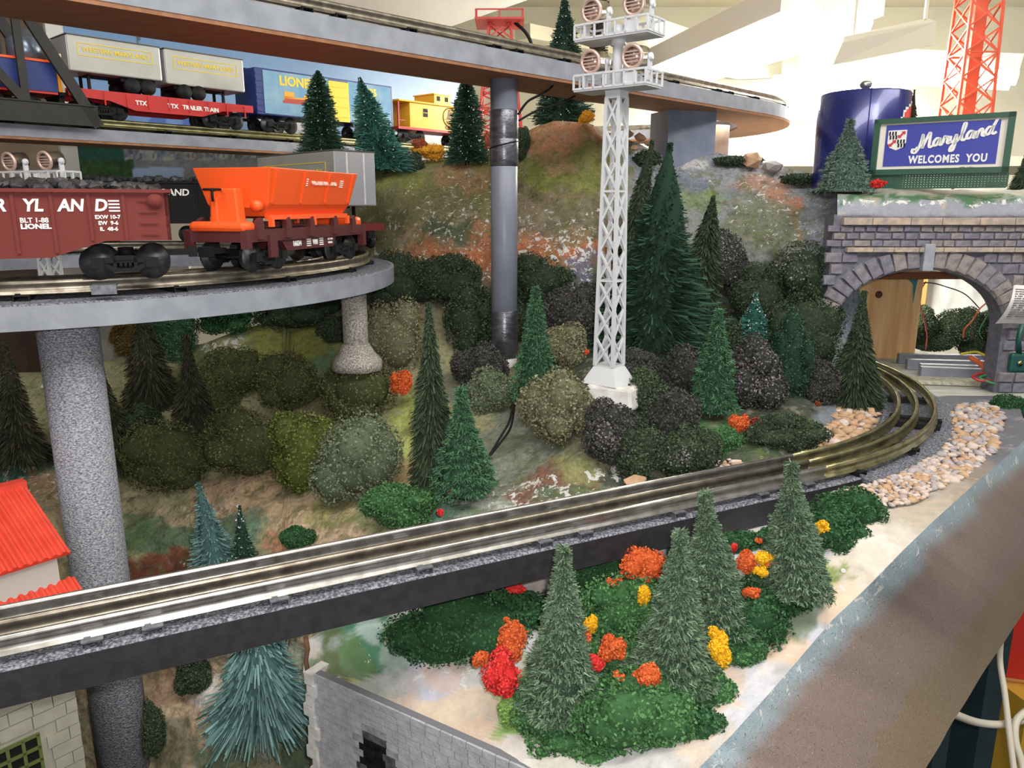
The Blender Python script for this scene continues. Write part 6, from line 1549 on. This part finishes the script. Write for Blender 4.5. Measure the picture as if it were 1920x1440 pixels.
# ------------------------------------------------------------------ inside the tunnel
M_PLY = mat('weathered_plywood', (190, 192, 180), (160, 162, 152), .8, .8, stretch=(.4, 3, 1)); M_PINE = mat('knotty_pine', (242, 204, 152), (220, 168, 112), .35, .6, stretch=(3, 1, .25))
struct('floor_tunnel', MB().box((47, 104, -21.4), (26, 42, 1.2)), M_PLY, 'weathered grey plywood floor inside the tunnel', 'floor')
pc = P(1660, 590, 106)
t = thing('pine_board', 'knotty pine board standing upright inside the tunnel', 'board', (pc.x, pc.y, -20.8))
wz_ = 58 * PXCM(106, 590)
MB().box((0, 0, 7), (8.6, 1.6, 14)).build('plank', M_PINE, t)
MB().lathe([(.5, 0), (.5, .04)], 16, M=Matrix.Rotation(math.pi / 2, 3, 'X')).build('knot', mat('knot_brown', (110, 62, 40), (80, 44, 30), 3, .6), t, (-1.6, -.82, P(1634, 551, 106).z + 20.8))
mb = MB().add([(1.6, -.84, 11.4), (3.6, -.84, 11.4), (3.4, -.84, 10.2), (3.2, -.84, 7.6), (2.9, -.84, 10.3)], [(0, 1, 2, 3, 4)]); mb.build('teal_paint_drip', mat('teal_drip', (60, 130, 140), None), t)
q0, q1 = P(1686, 530, 128), P(1732, 530, 128)
tag(MB().box(((q0.x + q1.x) / 2 - 1, 128, -14), (7, .8, 14)).build('tan_partition', mat('tan_panel', (204, 164, 96), None, rough=.6)), 'tan panel behind the pine board in the tunnel', 'panel')
q0, q1 = P(1722, 520, 130), P(1900, 520, 130)
t = thing('white_sheet', 'white lit paper sheet at the back of the tunnel', 'sheet', ((q0.x + q1.x) / 2, 131, -21))
Vw = np.zeros((16, 40, 3))
for i in range(16):
    for j in range(40): Vw[i, j] = ((j / 39. - .5) * (q1.x - q0.x + 4), .5 * vnoise((j * .18, i * .3, 0), 1, 2, 1), i / 15. * 14)
link_mesh('paper', grid_mesh('paper', Vw, mat('white_paper', (240, 240, 232), None, rough=.7)), None, t)
MB().box((6.2, -.9, 10.3), (3.2, .3, 2.6)).build('note_card', M_WHITE, t)
lamp('tunnel_sheet_fill', 'AREA', (52, 112, -9.5), 16000, (1, .98, .9), 8, (52, 130, -12))  # added fill light that whitens the paper sheet; no real lamp stands here
for i, (px, py, w, h, m, lab) in enumerate([(1720, 610, 90, 80, 'dark', 'dark foliage mat left of the hanging red wire in the tunnel'), (1790, 612, 110, 90, 'dark', 'dark foliage mat in the middle of the tunnel'), (1858, 616, 90, 90, 'dark', 'dark foliage mat at the right inside the tunnel'), (1706, 605, 44, 34, 'olive2', 'small bright moss clump inside the tunnel'), (1750, 640, 110, 50, 'dark', 'low dark foliage mat on the tunnel floor'), (1830, 645, 110, 50, 'dark', 'low dark foliage at the right of the tunnel floor')]):
    shrub(px, py, w, h, 120 + (i % 3) - (3 if i == 3 else 0), m, lab, seed=500 + i, deep=.5)
MB_b = MB().box((0, 0, 0), (22, 1.5, .9)); q = P(1760, 516, 100)
tag(MB_b.build('roof_batten', mat('dark_batten', (126, 76, 50), None, rough=.7), None, (q.x, q.y, q.z)), 'brown wooden batten across the top of the tunnel arch', 'batten')
M_BAR = mat('grey_bar_paint', (150, 152, 164), (134, 136, 150), .6, .5)
for i, (px, py, d, L, lab) in enumerate([(1765, 668, 101, 14, 'grey painted bar furthest back on the tunnel floor'), (1778, 680, 97, 13, 'grey painted bar second from the back'), (1790, 690, 94, 11, 'short grey bar third from the back'), (1802, 694, 92, 12, 'grey painted bar nearest the curved track')]):
    q = P(px, py + 6, d)
    tag(MB().box((0, 0, .65), (L, .9, 1.3)).build('metal_bar', M_BAR, None, (q.x + 1.5, d, -20.75), math.radians(-6 - i * 2), bevel=.04), lab, 'bar', 'loose grey bars in the tunnel')
q = P(1790, 708, 89)
tag(MB().box((0, 0, .3), (13, 2.4, .5)).build('felt_strip', mat('pale_felt', (190, 186, 168), (150, 146, 130), 2, .95, bump=1), None, (q.x + 1.5, q.y, -20.75), math.radians(-10)), 'pale fuzzy felt strip on the tunnel floor beside the bars', 'felt strip')
M_WR, M_WB, M_WY, M_WO, M_WG, M_WW = [mat('wire_' + n_, c_, None, rough=.4) for n_, c_ in (('red', (176, 50, 56)), ('black', (36, 36, 36)), ('yellow', (214, 190, 70)), ('orange', (206, 96, 56)), ('green', (60, 130, 80)), ('white', (226, 224, 216)))]
cable('tunnel_wire', 'red wire hanging down the middle of the tunnel', [P(1736, 528, 110), P(1727, 545, 110), P(1726, 572, 110), P(1733, 600, 110), P(1738, 630, 110), P(1736, 655, 110)], .1, M_WR)
cable('tunnel_wire', 'black wire arching from the pine board to the white sheet', [P(1686, 553, 108), P(1705, 537, 109), P(1740, 530, 110), P(1775, 538, 110), P(1810, 552, 110), P(1838, 580, 110)], .08, M_WB)
cable('tunnel_wire', 'red-orange wire dangling at the right of the tunnel', [P(1856, 564, 108), P(1838, 578, 108), P(1824, 600, 108), P(1808, 618, 108), P(1806, 634, 108)], .12, M_WO)
cable('tunnel_wire', 'dark green wire dangling at the far right of the tunnel', [P(1866, 572, 107), P(1846, 600, 107), P(1836, 622, 107), P(1842, 636, 107)], .09, M_WG)
for i, (pts, m, lab) in enumerate([([(1818, 670), (1838, 682), (1852, 700), (1866, 716)], M_WO, 'orange ribbon cable lying over the grey bars'), ([(1824, 668), (1846, 686), (1868, 706)], M_WW, 'white wire lying over the grey bars'), ([(1802, 664), (1830, 660), (1846, 666), (1868, 672)], M_WY, 'yellow wire loop behind the bars'), ([(1866, 698), (1840, 700), (1824, 706), (1840, 714), (1866, 712)], M_WR, 'red wire coil at the right of the tunnel floor'), ([(1868, 703), (1846, 704), (1838, 710), (1866, 720)], M_WG, 'green wire coil at the right of the tunnel floor')]):
    cable('loose_wire', lab, [P(x, y, 88 - (y - 690) * .1) for x, y in pts], .16 if i else .3, m)
# newspaper scrap and green lever at the right pier of the portal
t = thing('newspaper_scrap', 'scrap of printed newspaper draped over the right pier of the portal', 'paper', P(1900, 604, 82))
Vn = np.zeros((18, 16, 3))
for i in range(18):
    for j in range(16):
        u, v = j / 15., i / 17.; px_ = 1866 + u * 90 - (1 - v) * -34 * v + (v * 34 if u < .5 else 0) * (1 - u * 2 if u < .5 else 0); py_ = 606 - v * 72 + 10 * (u - .3) ** 2
        Vn[i, j] = P(px_, py_, 83.2 - 1.6 * math.sin(math.pi * v * .9) * .8 - .6 * u) - Vector(P(1900, 604, 82))
link_mesh('sheet', grid_mesh('sheet', Vn, mat('newsprint', (222, 218, 216), (206, 202, 202), 1, .8)), None, t)
mb = MB()
for i in range(3, 16, 1):
    a, b = Vector(Vn[i, 2 if i % 3 else 4]), Vector(Vn[i, 13]); n_ = 14
    for k in range(n_):
        if (k * 7 + i * 3) % 5 == 0: continue
        p0 = Vector(Vn[i, 2 + int(11 * k / n_)]); p1 = Vector(Vn[i, 2 + int(11 * (k + .8) / n_)]) if int(11 * (k + .8) / n_) > int(11 * k / n_) else p0.lerp(Vector(Vn[i, 3 + int(11 * k / n_)]), .7)
        mb.bar(p0 + Vector((0, -.05, 0)), p1 + Vector((0, -.05, 0)), .03, .11)
o = mb.build('print_lines', mat('newsprint_ink', (110, 106, 110), None), t); o['kind'] = 'stuff'
q = P(1908, 680, 81.5)
t = thing('switch_lever', 'dark green cast lever fixed to the right pier of the portal', 'lever', q)
M_LEV = mat('green_cast', (26, 74, 66), None, rough=.4)
MB().box((0, 0, 0), (2.0, .7, 2.2)).build('plate', M_LEV, t, bevel=.3); MB().tube([(0, 0, 1), (-.4, -.2, 2.4), (-.3, -.2, 4.2)], .28, 8).build('arm', M_LEV, t); MB().cyl((0, -.5, 0), (0, -.2, 0), .3, 10).build('bolt', M_BRASS, t)

# ------------------------------------------------------------------ pebbles and rocks round the curve
rnd = random.Random(77)
M_PEB = [mat('pebble_tan', (190, 156, 126), (164, 132, 104), .8, .85, bump=.4), mat('pebble_pale', (204, 188, 178), (182, 164, 154), .8, .85, bump=.4), mat('pebble_grey', (176, 166, 166), (150, 142, 146), .8, .85, bump=.4)]
PEB = []
for k in range(8):
    mb = MB(); lump(mb, (0, 0, 0), 1.0, rnd, .62); me = mb.mesh('pebble')
    for p_ in me.polygons: p_.use_smooth = True
    PEB.append(me)
_pm = {}
def pebble(parent, x, y, z, r, mi):
    k = rnd.randrange(8)
    if (k, mi) not in _pm:
        me = PEB[k].copy(); me.materials.append(M_PEB[mi]); _pm[(k, mi)] = me
    o = link_mesh('pebble', _pm[(k, mi)], None, parent, (x, y, z)); o.scale = (r * rnd.uniform(.8, 1.3), r, r * rnd.uniform(.7, 1.1)); o.rotation_euler = (rnd.uniform(-.3, .3), rnd.uniform(-.3, .3), rnd.uniform(0, 6.28))
def bank(name, label, regions, n, rs, mis):
    t = thing(name, label, 'pebble bank', (0, 0, 0)); cnt = 0; tries = 0
    pts = []
    while cnt < n and tries < n * 60:
        tries += 1
        cx_, cy_, ax_, ay_ = rnd.choice(regions); aa = rnd.uniform(0, 6.283); rr = math.sqrt(rnd.random())
        px_, py_ = cx_ + ax_ * rr * math.cos(aa), cy_ + ay_ * rr * math.sin(aa)
        if py_ > 742 and px_ > 1380: d = FRONT(px_, py_)
        else: d = HILL(px_, py_)
        q = P(px_, py_, d); r = rnd.uniform(*rs)
        if track_dist(q.x, q.y) < 2.9 + r or any((q.x - a) ** 2 + (q.y - b) ** 2 < (.62 * (r + c_)) ** 2 for a, b, c_ in pts): continue
        pts.append((q.x, q.y, r)); z = max(q.z, -20.55)
        pebble(t, q.x, q.y, z + r * .15, r, rnd.choice(mis)); cnt += 1
    return t
bank('pebble_bank', 'bank of tan pebbles inside the curve, below the dark tunnel conifer', [(1620, 815, 70, 40), (1570, 835, 60, 30), (1590, 800, 50, 30), (1520, 860, 40, 12)], 170, (.42, .85), (0, 0, 0, 1))
bank('pebble_bank', 'bank of pale pebbles outside the curve by the plaster ridge', [(1650, 925, 90, 24), (1600, 918, 50, 16), (1720, 895, 60, 30)], 240, (.2, .46), (1, 1, 2, 0))
bank('pebble_bank', 'scatter of tan stones between the curved track and the portal pier', [(1800, 830, 70, 40), (1780, 860, 60, 30), (1830, 790, 50, 30), (1760, 880, 60, 24)], 280, (.24, .7), (0, 1, 2, 2))
bank('pebble_bank', 'line of small white stones behind the track below the dark shrubs', [(1400, 872, 70, 10), (1350, 868, 40, 14), (1480, 862, 40, 8)], 40, (.25, .5), (1, 1, 0))
q = P(1192, 900, HILL(1192, 900) - 1.2)
mb = MB(); lump(mb, (0, 0, 0), 1.0, rnd, .55); o = mb.build('tan_rock', M_PEB[0], None, q, .4); o.scale = (1.3, .7, .55); tag(o, 'single tan rock lying against the back rail', 'rock')
for i, (px, py, s, lab) in enumerate([(1580, 1070, 12, 'small white stone on the moss at the ridge'), (930, 1290, 10, 'white stone speck below the red clump'), (1228, 1165, 6, 'tiny white stone between the conifers')]):
    mb = MB(); d = FRONT(px, py) - .2; lump(mb, (0, 0, 0), s / 2 * PXCM(d, py), rnd, .8); tag(mb.build('white_stone', M_WHITEPL, None, P(px, py, d)), lab, 'stone')
for i, (px, py, s, lab) in enumerate([(1200, 258, 24, 'tan rock left of the block pier on the ridge'), (1180, 252, 20, 'tan rock furthest left on the ridge'), (1216, 268, 18, 'tan rock touching the block pier'), (1190, 278, 16, 'tan rock below the ridge rocks'), (1408, 300, 44, 'pink-tan rock on the ridge left of the blue tank'), (1450, 312, 40, 'grey boulder on the ridge by the blue tank')]):
    mb = MB(); d = HILL(px, max(py, crest_y(px)) + 8) - .8; lump(mb, (0, 0, 0), s / 2 * PXCM(d, py), rnd, .7); tag(mb.build('ridge_rock', M_PEB[0] if i < 5 else M_PEB[2], None, P(px, py, d)), lab, 'rock')
cable('stray_wire', 'black wire stub sticking out of the slope beside the blue-green conifer', [P(962, 756, 66), P(955, 790, 64.5), P(935, 825, 63), P(914, 860, 61.5)], .1, M_BLACK)
cable('stray_wire', 'second black wire stub beside the first on the slope', [P(965, 760, 66), P(958, 800, 64.5), P(940, 828, 63), P(916, 858, 61.5)], .1, M_BLACK)

# ------------------------------------------------------------------ under the layout at the right
M_LEG = mat('dark_teal_timber', (28, 52, 58), (20, 38, 44), .3, .7)
for (px, w, y0, d, lab) in ((1832, 62, 1150, 78, 'dark teal timber leg under the layout at the lower right'), (1748, 46, 1250, 70, 'dark teal timber leg nearest the plaster side panel')):
    a = P(px, y0, d); kx = w * PXCM(d, 1300)
    tag(MB().box((0, 0, (a.z + 100) / 2), (kx, kx * 1.6, a.z + 100), .5).build('table_leg', M_LEG, None, (a.x, a.y, -100)), lab, 'leg', 'timber legs under the layout')
q = P(1905, 1200, 95)
tag(MB().box((0, 0, 0), (16, 3, 11), -.3).build('red_carton', mat('red_carton', (206, 44, 30), None, rough=.6), None, (q.x + 3, q.y, q.z)), 'red carton stored under the layout', 'carton')
q = P(1800, 1400, 110)
tag(MB().box((0, 0, 0), (30, 20, 26), .3).build('storage_crate', mat('kraft_box', (176, 152, 104), (150, 126, 84), .2, .8), None, (q.x + 6, q.y + 12, q.z - 3)), 'tan storage box between the timber legs', 'box')
q = P(1895, 1400, 92)
tag(MB().box((0, 0, 0), (8, 10, 16), .2).build('yellow_tote', mat('yellow_tote', (214, 168, 60), None, rough=.5), None, (q.x + 3, q.y + 4, q.z)), 'yellow box behind the cables at the lower right', 'box')
M_CORD = mat('white_cord', (206, 198, 180), None, rough=.5)
cable('power_cord', 'white cord crossing in front of the timber legs', [P(1782, 1336, 60), P(1830, 1354, 62), P(1880, 1358, 63), P(1930, 1346, 64)], .38, M_CORD, 'cord')
cable('power_cord', 'white cord hanging straight down beside the red carton', [P(1877, 1192, 66), P(1875, 1240, 66), P(1884, 1300, 64), P(1892, 1370, 62), P(1902, 1450, 60)], .3, M_CORD, 'cord')
cable('power_cord', 'thicker cord curling at the lower right corner', [P(1930, 1330, 64), P(1906, 1352, 63), P(1904, 1390, 62), P(1916, 1430, 61), P(1922, 1470, 60)], .36, M_CORD, 'cord')
# pale structures on the far shelf behind the ridge
M_PALEB = mat('pale_green_model', (206, 214, 190), None, rough=.6)
q = P(1400, 262, 185)
t = thing('pale_shed', 'pale model shed with pipes behind the ridge', 'shed', (q.x + 4, q.y, 10.1))
MB().box((0, 0, 4), (20, 10, 8)).build('walls', M_PALEB, t); MB().prism([(-10.5, 8), (10.5, 8), (8, 10.5), (-8, 10.5)], -5.5, 5.5).build('roof', mat('shed_grey', (170, 178, 170), None, rough=.6), t)
for x in (-6, 0, 6): MB().tube([(x - 2, -5.3, 1), (x - 2, -5.6, 6), (x, -5.6, 7), (x + 2, -5.6, 6), (x + 2, -5.3, 1)], .35, 8).build('pipe', M_WHITE, t)
MB().box((13, 0, 5), (1.6, 1.6, 12)).build('post', M_WHITE, t)
# white wall panel and clutter seen under the loop deck at the left
q = P(200, 620, 128)
tag(MB().box((0, 0, 0), (26, 1, 26)).build('white_partition', mat('panel_white', (206, 200, 198), None, rough=.8), None, (q.x + 2, q.y, q.z)), 'white panel behind the left hill under the loop deck', 'panel')
q = P(20, 640, 118)
tag(MB().box((0, 0, 0), (14, 2, 26)).box((7, -.5, 0), (3, 2, 26)).build('brown_cupboard', mat('brown_panel', (96, 76, 66), (82, 64, 56), .3, .7), None, (q.x - 2, q.y, q.z)), 'brown wooden post and panel at the far left under the loop deck', 'panel')
